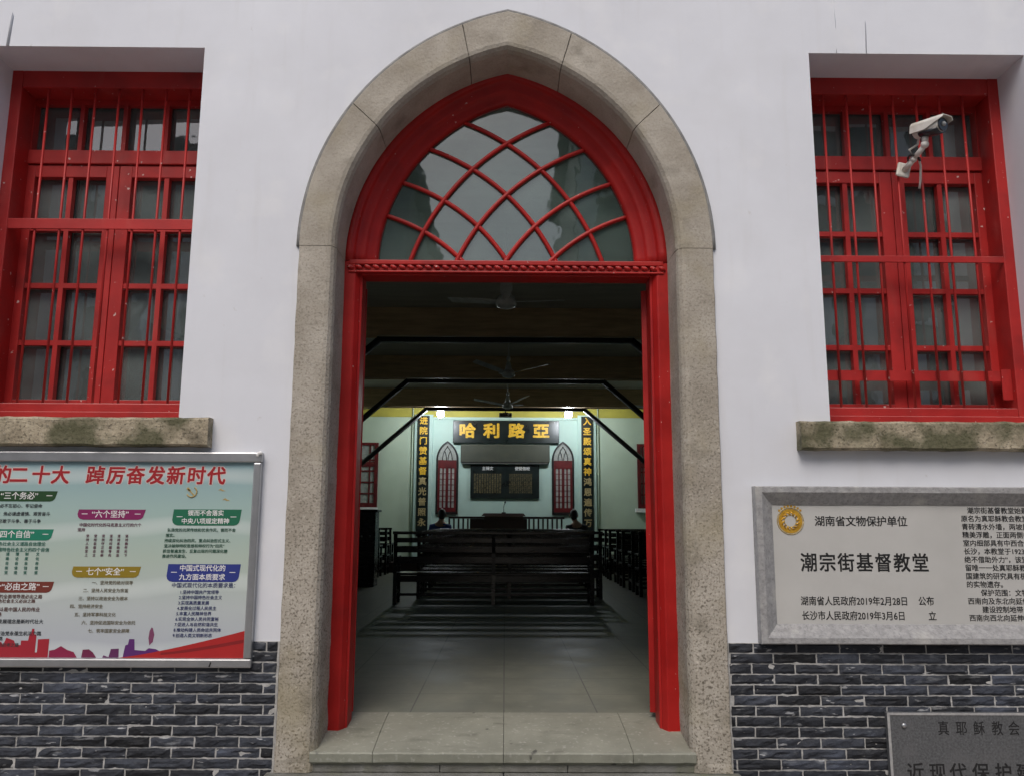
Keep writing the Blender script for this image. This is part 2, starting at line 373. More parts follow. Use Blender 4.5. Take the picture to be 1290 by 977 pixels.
# ---- brick base: split-faced dark tiles with pale joints
CH, BL = .0577, .25
def bricks(x0, x1, seed, off):
    random.seed(seed)
    b = MB(); bm = b.bm; ztop = .622; row = 0
    z = ztop - CH
    while z > -.31:
        o = off + (row % 2) * BL / 2 + random.uniform(-.012, .012)
        x = x0 - (o % BL)
        while x < x1:
            a = max(x + .0045, x0 + .002); c = min(x + BL - .0045, x1 - .002); x += BL
            if c - a < .012: continue
            z0 = z + .0045; z1 = z + CH - .0035; d = random.uniform(.010, .016)
            nx = max(3, int((c - a) / .02)); nz = 4
            gv = []
            jz0 = random.uniform(-.0015, .0015); jz1 = random.uniform(-.0015, .0015)
            for j in range(nz + 1):
                rw = []
                for i in range(nx + 1):
                    px = a + (c - a) * i / nx; pz = z0 + jz0 + (z1 - z0 + jz1 - jz0) * j / nz
                    edge = i in (0, nx) or j in (0, nz)
                    h = noise.noise(Vector((px * 14, seed, pz * 38))) * .010 + noise.noise(Vector((px * 45, seed, pz * 90))) * .003
                    if not edge: px += random.uniform(-.003, .003); pz += random.uniform(-.003, .003)
                    else:
                        px += random.uniform(-.0015, .0015); pz += noise.noise(Vector((px * 55, seed + 3, pz * 55))) * .0042
                    rw.append(bm.verts.new((px, -(d * (.62 if edge else 1.0) + h * (.4 if edge else 1)), pz)))
                gv.append(rw)
            for j in range(nz):
                for i in range(nx):
                    bm.faces.new((gv[j][i], gv[j][i + 1], gv[j + 1][i + 1], gv[j + 1][i]))
            rim = gv[0] + [r[-1] for r in gv[1:-1]] + gv[-1][::-1] + [r[0] for r in gv[-2:0:-1]]
            back = [bm.verts.new((v.co.x, -.001, v.co.z)) for v in rim]
            for k in range(len(rim)):
                k2 = (k + 1) % len(rim)
                bm.faces.new((rim[k2], rim[k], back[k], back[k2]))
        z -= CH; row += 1
    return b
for x0_, x1_, bb in ((-6, -1.29, bricks(-4.6, -1.30, 3, .02)), (1.285, 6, bricks(1.295, 4.6, 11, .11))):
    plinth = MB(); plinth.box(x0_, x1_, -.0055, -.0004, -.3, .622); pl = plinth.build('brick_plinth', M['mortar'], church)
    bb.build('brickwork', M['slate'], pl)

# ---- stone door surround, stone by stone with open joints
OUT, INN = 1.285, 1.06
def prof(a):   # (half-span, depth) round the section, from outer back to inner back
    return None
def ring_pt(w, t, side, z=None):
    a = INN + w
    if z is not None: return (side * a, z)
    return arch_at(a, t, side, c=.31 + .05 * max(0, min(1, (w - .05) / .175)))
SECT = [(OUT - INN, .02), (OUT - INN, -.020), (OUT - INN - .006, -.028), (.050, -.030), (.028, -.024), (.010, -.004), (.0, .022), (-.004, .28), (.10, .30)]
surround_specs = []
def stone(side, ts=None, zs=None, both=False, seed=0, amp=.002):
    b = MB(); rings = []
    if zs is not None: pars = [(None, z, side) for z in zs]
    elif both: pars = [(t, None, -1) for t in ts[0]] + [(t, None, 1) for t in ts[1]]
    else: pars = [(t, None, side) for t in ts]
    for t, z, sd in pars:
        rg = []
        for k, (w_, y) in enumerate(SECT):
            x, zz = ring_pt(w_, t, sd, z)
            n = noise.noise(Vector((x * 7, zz * 7 + seed, y * 9))) + .6 * noise.noise(Vector((x * 23, zz * 23 + seed, y * 20)))
            am = amp * (1 + 2.2 * max(0, (.9 - zz))) if z is not None else amp
            if z is not None and zz < .05 and y < .1:      # broken foot of the jamb
                am += .010
            rg.append((x - sd * n * am, y + n * am * .8, zz))
        rings.append(rg)
    b.strip(rings, smooth=False)
    for f in b.bm.faces: f.smooth = False
    return b
lin = lambda a, b, n: [a + (b - a) * i / n for i in range(n + 1)]
gap = .0013
pieces = []
for sd, tt in ((-1, (.0, .455, .86)), (1, (.0, .46, .80))):
    pieces.append((stone(sd, zs=lin(-.082, SPR - .003, 60), seed=sd * 5, amp=.0028), 'stone'))
    pieces.append((stone(sd, ts=lin(tt[0] + .0003, tt[1] - gap, 14), seed=sd * 9, amp=.0018), 'stone'))
    pieces.append((stone(sd, ts=lin(tt[1] + gap, tt[2] - gap, 14), seed=sd * 13, amp=.0018), 'stone'))
pieces.append((stone(0, ts=(lin(.86 + gap, 1.0, 6), lin(1.0, .80 + gap, 7)[1:]), both=True, seed=2, amp=.0015), 'stone'))
# dark mortar bed behind the open joints
bed = MB(); bed.plate(arch_pts(OUT - .01, z0=-.08), [], .0, .0); bed.bm.free()
bed = MB()
inn = arch_pts(INN + .012, z0=-.08); ou = arch_pts(OUT - .012, z0=-.08)
for i in range(len(inn) - 1):
    q = [inn[i], inn[i + 1], ou[i + 1], ou[i]]
    vs = [bed.bm.verts.new((x, -.004, z)) for x, z in q]; bed.bm.faces.new(vs)
surround = bed.build('door_surround', mat('joint_mortar', (.26, .24, .20), (.14, .125, .10), 20, .9), church)
tag(surround, 'weathered granite pointed arch surround of jointed stones')
for b, mk in pieces:
    b.build('surround_stone', M[mk], surround)
# grey lip of mortar along the top outline
lip = MB()
pts = arch_pts(OUT + .004, n=40)
lip.tube([(x, -.002, z) for x, z in pts], .019, 6)
lip.build('mortar_lip', mat('grey_lip', (.27, .27, .26), (.17, .17, .165), 12, .9, bump=.4), surround)

# ---- threshold slabs: three stones sloping gently up to the floor
thr = MB()
def slab(x0, x1, x0b, x1b):
    bm = thr.bm
    prof_ = [(-.030, -.026), (-.034, .018), (-.026, .026), (.27, .072), (.56, .1005), (.62, .1005), (.62, .05), (.575, -.05), (.0, -.05)]
    rA = [(x0 + (x0b - x0) * min(1, max(0, y) / .575), y, z) for y, z in prof_]; rB = [(x1 + (x1b - x1) * min(1, max(0, y) / .575), y, z) for y, z in prof_]
    rings = []
    for i in range(25):
        r_ = []
        for a, b_ in zip(rA, rB):
            v = Vector(a).lerp(Vector(b_), i / 24)
            nn = noise.noise(Vector((v.x * 16, v.y * 6, 3))) + .5 * noise.noise(Vector((v.x * 47, v.y * 9, 8)))
            k = .0028 if v.y < 0 else .0012
            r_.append((v.x, v.y + nn * k, v.z + nn * k * .8 * (1 if v.y < .5 else 0)))
        rings.append(r_)
    thr.strip(rings, smooth=False)
for a in ((-1.088, -.737, -1.03, -.737), (-.734, -.002, -.734, -.002), (.001, .727, .001, .727), (.730, 1.084, .730, 1.03)): slab(*a)
th = thr.build('threshold', M['slab'], church)
ri = MB()
for a, b_ in ((-1.08, -.36), (-.357, .36), (.363, 1.08)): ri.box(a, b_, -.008, .3, -.0845, -.027, .004)
ri.build('riser', M['riser'], th)

# ---- red door frame, transom and fanlight
df = MB()
FS = [(1.075, .40), (1.075, .275), (1.045, .262), (1.012, .266), (1.000, .285), (.992, .315), (.945, .312), (.930, .322), (.922, .350), (.880, .348), (.866, .360), (.858, .375), (.858, .42)]
NT = 26
rings = []
for t in lin(0, 1, NT): rings.append([(arch_at(a, t, -1)[0], y, arch_at(a, t, -1)[1]) for a, y in FS])
for t in lin(1, 0, NT)[1:]: rings.append([(arch_at(a, t, 1)[0], y, arch_at(a, t, 1)[1]) for a, y in FS])
df.strip(rings, smooth=True)
JS = [(1.075, .46), (1.075, .275), (1.064, .268), (.992, .264), (.984, .268), (.962, .300), (.958, .310), (.946, .318), (.946, .46)]
for sd in (-1, 1):
    df.strip([[(sd * a, y, z) for a, y in JS] for z in (.066, 1.0, 2.0, SPR - .002)], smooth=False)
frame = df.build('door_frame', M['red'], church)
tag(frame, 'red painted timber frame with stepped mouldings')
tr = MB()
tr.box(-.946, .946, .285, .44, 2.893, 2.998, .006)
tr.box(-1.03, 1.03, .256, .285, 2.905, 2.918, .004)
tr.box(-1.03, 1.03, .262, .284, 2.960, 2.992, .006)
for i in range(37):
    x = -1.02 + i * 2.04 / 36
    tr.ball((x, .262, 2.940), .026, .016, .014, 8, Matrix.Rotation(R(28), 3, 'Y'))
tr.build('transom', M['red'], frame)
# lattice
GA = .862; GR = GA + CX; Z0 = 3.0
la = MB()
def inside(x, z):
    dz = z - SPR
    return math.hypot(x - CX, dz) <= GR + .01 and math.hypot(x + CX, dz) <= GR + .01
for fam in (-1, 1):
    for xc, zc, rb in ((.892, 2.517, 1.617), (1.036, 2.409, 1.502), (1.08, 2.359, 1.274), (1.15, 2.20, 1.19)):
        pts = []
        for i in range(0, 120):
            al = math.pi - math.asin((Z0 - zc) / rb) - R(i * .75)
            x = xc + rb * math.cos(al); z = zc + rb * math.sin(al)
            if not inside(x, z): break
            pts.append((x * (1 if fam < 0 else -1), .385 + (.004 if fam > 0 else 0), z))
        pts = pts[::2] + [pts[-1]] if len(pts) % 2 == 0 else pts[::2]
        la.tube(pts, .0155, 8)
la.box(-.87, .87, .37, .40, 2.996, 3.018, .004)
la.build('glazing_lattice', M['red'], frame)
gp = MB(); gp.plate(arch_pts(.90, z0=2.97, spring=SPR), [], .402, .406)
gp.build('fanlight_pane', M['fanglass'], frame)

# ---- door leaves folded back into the hall
def leaf(sd, ang):
    L = .93; b = MB()
    rot = Matrix.Rotation(R(ang), 3, 'Z'); hinge = Vector((.942 if sd > 0 else -.968, .49, 0))
    def bx(u0, u1, v0, v1, z0, z1, bev=.003):
        n = MB(); n.box(u0, u1, v0, v1, z0, z1, bev)
        for v in n.bm.verts: v.co = (rot @ Vector((v.co.x * 1, v.co.y, v.co.z))) + hinge
        return n
    parts = [bx(0, .11, -.026, .026, .13, 2.86), bx(L - .11, L, -.026, .026, .13, 2.86), bx(.11, L - .11, -.024, .024, .13, .36), bx(.11, L - .11, -.024, .024, 1.15, 1.30), bx(.11, L - .11, -.024, .024, 2.72, 2.86),
             bx(.11, L - .11, -.010, .010, .36, 1.15, 0), bx(.11, L - .11, -.010, .010, 1.30, 2.72, 0)]
    out = MB()
    for p in parts:
        me = bpy.data.meshes.new('t'); p.bm.to_mesh(me); p.bm.free(); out.bm.from_mesh(me); bpy.data.meshes.remove(me)
    o = out.build('door_leaf', M['red'], church)
    n = bx(.80, .86, -.05, .05, 1.18, 1.27); n.build('door_pull', M['steel'], o)
leaf(-1, 90 + 17); leaf(1, 90 - 17)

# ---- barred windows
def church_window(sd, rail_z, low_bar):
    X = lambda x: sd * x                    # built for the right-hand side, mirrored for the left
    def bx(b, x0, x1, *a, **k): b.box(min(X(x0), X(x1)), max(X(x0), X(x1)), *a, **k)
    fr = MB(); F0, F1 = .295, .56
    bx(fr, WX0 - .03, WX0 + .055, F0, F1, WZ0 + .02, WZ1 + .03, bev=.006)
    bx(fr, 3.300, WX1 + .012, F0, F1, WZ0 + .02, WZ1 + .03, bev=.006)
    bx(fr, WX0 + .055, 3.300, F0 + .002, F1 - .002, 4.205, WZ1 + .03, bev=.006)
    bx(fr, WX0 + .055, 3.300, F0 + .002, F1 - .002, WZ0 + .02, 2.040, bev=.006)
    bx(fr, WX0 + .01, WX1 - .02, F0 - .012, F0 + .0, WZ0 + .035, 1.985, bev=.004)
    win = fr.build('window', M['redwin'], church)
    tag(win, 'red barred casement window ' + ('left' if sd < 0 else 'right') + ' of the door')
    # transom bar and lights above
    tl = MB(); xl, xr = WX0 + .056, 3.334
    bx(tl, xl, xr, .44, .52, 3.722, 3.822, bev=.005)
    bx(tl, xl, xl + .04, .455, .52, 3.823, 4.204); bx(tl, xr - .04, xr, .455, .52, 3.823, 4.204)
    for x in (2.375, 2.665, 2.965): bx(tl, x - .014, x + .014, .46, .505, 3.823, 4.204)
    bx(tl, xl, xr, .462, .503, 4.165, 4.2045)
    tl.build('transom_light', M['redwin'], win)
    for (a, b_) in ((xl + .002, 2.668), (2.672, xr - .002)):
        sb = MB()
        bx(sb, a, a + .086, .455, .515, 2.042, 3.715, bev=.004); bx(sb, b_ - .085, b_, .455, .515, 2.042, 3.715, bev=.004)
        bx(sb, a + .086, b_ - .085, .456, .514, 3.63, 3.715, bev=.003); bx(sb, a + .086, b_ - .085, .456, .514, 2.042, 2.085, bev=.003)
        mx = (a + b_) / 2
        bx(sb, mx - .016, mx + .016, .462, .505, 2.085, 3.63)
        for z in (2.466, 2.860, 3.262):
            bx(sb, a + .086, mx - .016, .463, .504, z - .017, z + .017); bx(sb, mx + .016, b_ - .085, .463, .504, z - .017, z + .017)
        sb.build('sash', M['redwin'], win)
    gl = MB()
    for pa, pb in ((xl + .02, 2.375), (2.377, 2.669), (2.671, 2.985), (2.987, xr - .02)):
        for za, zb in ((2.05, 2.465), (2.467, 2.859), (2.861, 3.261), (3.263, 3.77), (3.772, 4.195)):
            t = MB(); bx(t, pa, pb, -.002, .002, za, zb)
            cx_, cz_ = X((pa + pb) / 2), (za + zb) / 2
            rt = Matrix.Rotation(R(random.uniform(-.9, .9)), 3, 'X') @ Matrix.Rotation(R(random.uniform(-1.2, 1.2)), 3, 'Z')
            for v in t.bm.verts: v.co = rt @ (v.co - Vector((cx_, 0, cz_))) + Vector((cx_, .526, cz_))
            me_ = bpy.data.meshes.new('t'); t.bm.to_mesh(me_); t.bm.free(); gl.bm.from_mesh(me_); bpy.data.meshes.remove(me_)
    gl.build('pane', M['glass'], win)
    gr = MB()
    for i in range(7):
        x = 2.168 + i * .160
        gr.cyl((X(x + .004 * math.sin(i * 2.1)), .318, 2.02), (X(x), .318, 4.22), .0085, seg=8)
    bx(gr, WX0 + .06, 3.31, .300, .312, rail_z - (.036 if sd < 0 else .022), rail_z + (.036 if sd < 0 else .022), bev=.003)
    if low_bar:
        bx(gr, WX0 + .06, 3.31, .345, .353, 2.222, 2.290); bx(gr, WX0 + .06, 3.31, .353, .40, 2.284, 2.290)
        bx(gr, 3.235, 3.299, .335, .343, 2.10, 2.30)
    gr.build('security_grille', M['redwin'], win)
    # stone sill
    s = MB(); bm = s.bm
    x0, x1 = 1.752, 4.05; y0, y1 = -.085, .30; z0, z1 = 1.735, 1.905
    n = 60; rings = []
    for i in range(n + 1):
        x = x0 + (x1 - x0) * i / n; rg = []
        for (y, z) in ((y1, z0), (y0 + .012, z0), (y0, z0 + .012), (y0, (z0 + z1) / 2), (y0, z1 - .014), (y0 + .014, z1), (.10, z1 + .006), (y1, z1 + .012)):
            nn = noise.noise(Vector((x * 9, y * 12 + sd * 4, z * 12))) + .6 * noise.noise(Vector((x * 31, y * 20 + sd, z * 33)))
            k = .006 if y < .0 else .001
            rg.append((X(x + (nn * .004 if i in (0, n) else 0)), y + nn * k, z + nn * k))
        rings.append(rg)
    s.strip(rings, smooth=False)
    s.build('window_sill', M['sill'], church)
church_window(-1, 3.237, False)
church_window(1, 3.033, True)

# ---- the hall behind the door
HX, FY, HZ = 4.80, 18.60, 4.78
for sd in (-1, 1):
    iw = MB(); ys = [.56]
    xa, xb_ = (HX, HX + .2) if sd > 0 else (-HX - .2, -HX)
    added_openings = [(2.0, 4.2), (5.4, 7.6), (8.8, 11.0), (12.8, 15.0)]  # unseen openings, added so daylight lifts the dark ceiling
    for y0_, y1_ in added_openings:
        iw.box(xa, xb_, ys[-1], y0_, -.1, HZ); iw.box(xa, xb_, y0_, y1_, -.1, 1.9); iw.box(xa, xb_, y0_, y1_, 4.0, HZ); ys.append(y1_)
    iw.box(xa, xb_, ys[-1], FY + .2, -.1, HZ)
    sw = iw.build('side_wall', M['green'], church)
    for y0_, y1_ in added_openings:
        b = MB(); b.box(sd * 4.9 - .003, sd * 4.9 + .003, y0_, y1_, 1.9, 4.0); b.build('added_side_pane', M['added_glass'], sw)
bw = MB(); bw.box(-HX, HX, FY, FY + .2, -.1, HZ); back = bw.build('back_wall', M['green'], church)
b = MB(); b.box(-2.14, 2.14, FY - .02, FY - .001, .1, 4.22); b.build('wall_panel', M['teal'], back)
b = MB(); b.box(-HX + .01, HX - .01, FY - .03, FY - .001, 4.30, HZ - .05)
b.build('yellow_band', M['yellow'], back)  # yellow strip along the top of the end wall
b = MB(); b.box(-2.14, 2.14, FY - .05, FY - .021, 4.225, 4.298, .006); b.build('cornice', M['teal'], back)
for sd in (-1, 1):
    b = MB(); b.box(sd * 2.34 - .26, sd * 2.34 + .26, FY - .12, FY - .031, .1, 4.36, .006); b.build('pilaster', M['teal'], back)
    b = MB(); b.cyl((sd * 2.66, FY - .06, .1), (sd * 2.66, FY - .06, 4.55), .02, seg=6); b.build('conduit', M['green'], back)
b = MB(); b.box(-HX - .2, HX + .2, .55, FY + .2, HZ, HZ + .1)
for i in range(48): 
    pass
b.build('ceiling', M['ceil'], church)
for Y in (8.2, 12.15, 16.4):
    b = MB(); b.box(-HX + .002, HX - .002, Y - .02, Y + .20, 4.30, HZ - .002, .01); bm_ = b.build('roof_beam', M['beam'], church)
    b = MB(); b.box(-2.10, 2.10, Y - .05, Y + .05, 4.19, 4.275, .004); ch_ = b.build('tie_bar', M['steel'], church)
    for sd in (-1, 1):
        b = MB(); b.cyl((sd * 2.05, Y, 4.25), (sd * 4.78, Y, 1.88), .062, seg=6); b.build('brace', M['steel'], ch_)
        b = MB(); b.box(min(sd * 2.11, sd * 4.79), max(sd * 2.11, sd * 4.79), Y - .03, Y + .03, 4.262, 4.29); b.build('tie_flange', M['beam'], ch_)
# pointed windows of the end wall
def end_window(sx):
    c, a = .30, .315
    sp = 3.07
    pts = arch_pts(a, 10, 1.53, sp, c); inn_ = arch_pts(a - .05, 10, 1.60, sp, c)
    b = MB(); b.plate([(x + sx, z) for x, z in pts], [[(x + sx, z) for x, z in inn_]], FY - .075, FY - .023)
    o = b.build('arched_window', M['blackframe'], church)
    b = MB(); b.plate([(x + sx, z) for x, z in arch_pts(a - .045, 10, 1.59, sp, c)], [], FY - .045, FY - .035); b.build('pane', M['frost'], o)
    b = MB()
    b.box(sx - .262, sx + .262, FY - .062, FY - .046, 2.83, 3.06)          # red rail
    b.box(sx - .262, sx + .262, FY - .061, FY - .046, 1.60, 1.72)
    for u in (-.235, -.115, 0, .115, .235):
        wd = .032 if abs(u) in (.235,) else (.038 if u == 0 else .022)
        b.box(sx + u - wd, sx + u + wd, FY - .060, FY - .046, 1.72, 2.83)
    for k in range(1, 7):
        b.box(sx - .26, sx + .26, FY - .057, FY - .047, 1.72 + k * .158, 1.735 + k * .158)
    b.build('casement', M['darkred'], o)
    b = MB()
    for fam in (-1, 1):
        for xb in (-.30, -.14, .02):
            b.tube([(sx + fam * (-1) * (xb + .6 - .6 * math.cos(R(q))), FY - .05, 3.06 + .6 * math.sin(R(q))) for q in range(0, 44 if xb < 0 else 30, 6)], .012, 5)
    b.build('tracery', M['blackframe'], o)
end_window(-1.655); end_window(1.650)
def square_window(x0, x1):
    z0, z1 = 1.72, 3.55
    b = MB(); b.plate(rect(x0, x1, z0, z1), [rect(x0 + .10, x1 - .10, z0 + .12, z1 - .08)], FY - .07, FY - .002)
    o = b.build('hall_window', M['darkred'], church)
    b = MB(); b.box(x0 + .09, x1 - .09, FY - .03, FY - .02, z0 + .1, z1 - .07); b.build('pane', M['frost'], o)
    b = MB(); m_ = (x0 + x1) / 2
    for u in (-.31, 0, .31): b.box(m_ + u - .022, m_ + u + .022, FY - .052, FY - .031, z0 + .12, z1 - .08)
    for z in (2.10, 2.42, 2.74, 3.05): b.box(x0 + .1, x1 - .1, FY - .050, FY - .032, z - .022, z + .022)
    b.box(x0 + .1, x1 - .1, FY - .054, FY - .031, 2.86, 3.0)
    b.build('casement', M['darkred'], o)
    b = MB(); b.box(x0 - .08, x1 + .02 if x0 < 0 else x1 + .08, FY - .16, FY - .002, z0 - .115, z0 - .005, .006); b.build('window_ledge', M['white'], o)
square_window(-4.72, -3.63); square_window(3.78, 4.72)
b = MB(); b.box(-3.4, 3.4, 15.4, FY - .125, .10, .34, .01); b.build('dais', M['pod'], church)

# ================================================================== THINGS ON THE FRONT
# ---- notice board
nb = thing('notice_board', (-2.9, -.03, .48), 'aluminium framed poster board with red Chinese title on the wall under the left window', 'notice board')
PX0, PX1, PZ0, PZ1 = -4.45, -1.485, .530, 1.645
b = MB(); b.box(PX0 - .045, PX1 + .045, -.020, -.0005, PZ0 - .048, PZ1 + .058); b.build('backing_panel', M['alu'], nb)
b = MB(); b.box(PX0, PX1, -.0245, -.0203, PZ0, PZ1); ps = b.build('poster', M['poster'], nb)
def bar(x0, x1, z0, z1):
    b = MB(); b.box(x0, x1, -.048, -.0203, z0, z1, .008); b.build('frame_bar', M['alu'], nb)
bar(PX0 - .048, PX1 + .048, PZ1, PZ1 + .060); bar(PX0 - .048, PX1 + .048, PZ0 - .050, PZ0); bar(PX1, PX1 + .046, PZ0 + .001, PZ1 - .001); bar(PX0 - .046, PX0, PZ0 + .001, PZ1 - .001)
b = MB(); b.ball((-1.447, -.05, 1.700), .016, .01, .012, 10); b.ball((-1.462, -.05, 1.690), .01, .01, .016, 8); b.build('corner_clip', M['white'], nb)
b = MB(); b.box(-1.672, -1.664, -.050, -.047, .487, .512, 0, Matrix.Rotation(R(18), 3, 'Y')); b.build('frame_scratch', M['ink'], nb)
PY = -.0262
red_t = flat('title_red', (.36, .008, .014)); halo = flat('title_outline', (.70, .55, .52))
op = dict(bold=.0034, shear=.06, ext=.0002)
T = [(c, x, PY, 1.560, .102, op) for c, x in zip('党的二十大', (-3.095, -2.968, -2.868, -2.740, -2.625))] + \
    [(c, x, PY, 1.560, .102, op) for c, x in zip('踔厉奋发新时代', (-2.420, -2.300, -2.184, -2.064, -1.946, -1.826, -1.708))]
letters('title_outline', [(s, x, PY + .0013, z, h, dict(bold=.0082, shear=.06, ext=.0001)) for s, x, _, z, h, o_ in T], halo, ps)
letters('title_lettering', T, red_t, ps)
def banner(x0, x1, zt, zb, colr, lines, name='heading_banner', tl=True):
    sk = .055; h = zt - zb
    cr = [(x0 + .006, zt), (x1 + .004, zt)] + [(x1 - .004 - .034 * (1 - math.cos(R(q))) , zb + .032 - .032 * math.sin(R(q))) for q in (0, 30, 60, 90)] + \
         [(x0 + .034 - .034 * math.sin(R(q)), zb + .032 - .032 * math.cos(R(q))) for q in (0, 30, 60, 90)]
    b = MB(); b.plate(cr, [], PY + .0006, PY + .0003)
    o = b.build(name, colr, ps)
    n = len(lines); fs = min(.042, h / n * .70); it = []
    for i, l in enumerate(lines):
        it.append((l, (x0 + x1) / 2 - .005, PY - .0004, zt - h * (i + .5) / n, fs, dict(bold=.0008, ext=.0002)))
    letters('heading_text', it, M['white'], o)
    b = MB(); zc = (zt + zb) / 2 + .004
    wt = max(len(l) for l in lines) * fs * .5 + .03
    for s_ in (-1, 1):
        xa = (x0 + x1) / 2 + s_ * ((x1 - x0) / 2 - .042)
        b.box(xa - .017, xa + .017, PY - .0004, PY + .0002, zc - .002, zc + .002)
    b.build('dash_mark', M['white'], o)
cf = lambda n, c: flat(n, c)
G1 = cf('banner_dark_green', (.010, .055, .012)); G2 = cf('banner_teal', (.008, .20, .12)); BR = cf('banner_brown_red', (.17, .030, .018))
MG = cf('banner_magenta', (.22, .010, .10)); OC = cf('banner_ochre', (.27, .19, .010)); GG = cf('banner_green', (.008, .14, .07)); BB = cf('banner_blue', (.020, .035, .23))
banner(-3.06, -2.634, 1.472, 1.412, G1, ['“三个务必”'])
banner(-3.06, -2.636, 1.251, 1.187, G2, ['“四个自信”'])
banner(-3.06, -2.606, .953, .891, BR, ['五个“必由之路”'])
banner(-2.503, -2.110, 1.367, 1.308, MG, ['“六个坚持”'])
banner(-2.506, -2.112, 1.040, .977, OC, ['七个“安全”'])
banner(-1.948, -1.549, 1.370, 1.277, GG, ['锲而不舍落实', '中央八项规定精神'])
banner(-1.958, -1.536, 1.056, .955, BB, ['中国式现代化的', '九方面本质要求'])
sm = dict(ext=.0002, bold=.0004, align='LEFT')
black_t = cf('poster_text_black', (.03, .035, .04)); grey_t = cf('poster_text_grey', (.16, .14, .09)); teal_t = cf('poster_text_teal', (.02, .14, .10)); blue_t = cf('poster_text_blue', (.03, .04, .14)); brn_t = cf('poster_text_brown', (.10, .03, .02)); mag_t = cf('poster_text_magenta', (.12, .03, .06)); grn_t = cf('poster_text_green', (.01, .08, .045))
P_ = PY - .0001
letters('body_text', [('务必不忘初心、牢记使命', -2.985, P_, 1.384, .023, sm), ('务必谦虚谨慎、艰苦奋斗', -2.935, P_, 1.338, .023, sm), ('务必敢于斗争、善于斗争', -2.985, P_, 1.296, .023, sm)], black_t, ps)
it = [('中国特色社会主义道路自信理论', -3.02, P_, 1.165, .023, sm), ('坚持中国特色社会主义的四个自信', -3.02, P_, 1.132, .023, sm)]
for x, s_ in ((-2.885, '道路自信'), (-2.830, '理论自信'), (-2.775, '制度自信'), (-2.712, '文化自信')):
    it.append(('\n'.join(s_ + '坚'), x, P_, 1.055, .019, dict(ext=.0002, bold=.0004, line=1.28)))
letters('body_text', it, teal_t, ps)
letters('body_text', [('坚持党的全面领导是必由之路', -2.985, P_, .867, .023, sm), ('中国特色社会主义必由之路', -2.985, P_, .842, .022, sm), ('团结奋斗是中国人民的伟业', -2.98, P_, .795, .024, sm), ('必由之路', -2.98, P_, .768, .022, sm)], brn_t, ps)
letters('body_text', [('贯彻新发展理念是新时代壮大', -2.98, P_, .728, .024, sm), ('之路', -2.98, P_, .700, .022, sm), ('全面从严治党永葆生机活力路', -2.985, P_, .662, .024, sm), ('必由之路', -2.96, P_, .634, .022, sm), ('走好新的赶考之路', -2.96, P_, .598, .022, sm)], black_t, ps)
it = [('中国化时代化的马克思主义行的六个', -2.487, P_, 1.276, .021, sm), ('坚持', -2.495, P_, 1.248, .021, sm)]
for i, s_ in enumerate(('坚持人民至上', '坚持自信自立', '坚持守正创新', '坚持问题导向', '坚持系统观念', '坚持胸怀天下')):
    it.append(('\n'.join(s_), -2.432 + i * .0455, P_, 1.158, .017, dict(ext=.0002, bold=.0004, line=1.2)))
letters('body_text', it, mag_t, ps)
letters('body_text', [('一、坚持党的绝对领导', -2.385, P_, .947, .022, sm), ('二、坚持人民安全为宗旨', -2.432, P_, .903, .022, sm), ('三、坚持以政治安全为根本', -2.455, P_, .858, .022, sm), ('四、坚持经济安全', -2.500, P_, .814, .022, sm),
                      ('五、坚持军事科技文化', -2.470, P_, .768, .022, sm), ('六、坚持促进国际安全为依托', -2.425, P_, .723, .022, sm), ('七、筑牢国家安全屏障', -2.385, P_, .678, .022, sm)], grey_t, ps)
letters('body_text', [('弘扬党的光荣传统和优良作风，锲而不舍', -1.972, P_, 1.249, .0205, sm), ('落实。', -1.980, P_, 1.218, .0205, sm), ('持续深化纠治四风，重点纠治形式主义、', -1.985, P_, 1.188, .0205, sm), ('坚决破除特权思想和特权行为“四风”', -1.985, P_, 1.158, .0205, sm), ('抓住普遍发生、反复出现的问题深化整', -1.990, P_, 1.128, .0205, sm), ('推进作风建设。', -1.992, P_, 1.099, .0205, sm)], grn_t, ps)
letters('body_text', [('中国式现代化的本质要求是：', -1.925, P_, .934, .0275, sm)] + [(s_, -1.875 - i * .003, P_, .896 - i * .0302, .0215, sm) for i, s_ in enumerate((
    '1.坚持中国共产党领导', '2.坚持中国特色社会主义', '3.实现高质量发展', '4.发展全过程人民民主', '5.丰富人民精神世界', '6.实现全体人民共同富裕', '7.促进人与自然和谐共生', '8.推动构建人类命运共同体', '9.创造人类文明新形态'))], blue_t, ps)
# printed pictures: skyline, red ribbon, emblem, birds
def skyl(name, outline, m_):
    b = MB(); b.plate(outline, [], PY + .0008, PY + .0006); b.build(name, m_, ps)
z0 = .532
skyl('printed_skyline', [(-3.05, z0), (-3.05, .57), (-2.90, .575), (-2.875, .62), (-2.86, .60), (-2.845, .64), (-2.80, .625), (-2.79, .60), (-2.76, .60), (-2.76, .625), (-2.72, .625), (-2.715, .66), (-2.706, .66), (-2.703, .69), (-2.690, .69), (-2.688, .66), (-2.675, .655), (-2.675, .56), (-2.664, .56), (-2.664, .632), (-2.60, .635), (-2.60, z0)], cf('print_red', (.36, .015, .03)))
skyl('printed_skyline', [(-2.595, z0), (-2.595, .57), (-2.565, .575), (-2.53, .595), (-2.495, .575), (-2.455, .562), (-2.435, z0 + .0)], cf('print_crimson', (.26, .012, .06)))
skyl('printed_skyline', [(-2.41, z0), (-2.405, .575), (-2.37, .578), (-2.345, .56), (-2.325, z0)], cf('print_wine', (.16, .014, .06)))
skyl('printed_skyline', [(-2.29, z0), (-2.285, .545), (-2.255, .535), (-2.245, .58), (-2.20, .582), (-2.198, z0)], cf('print_plum', (.12, .02, .10)))
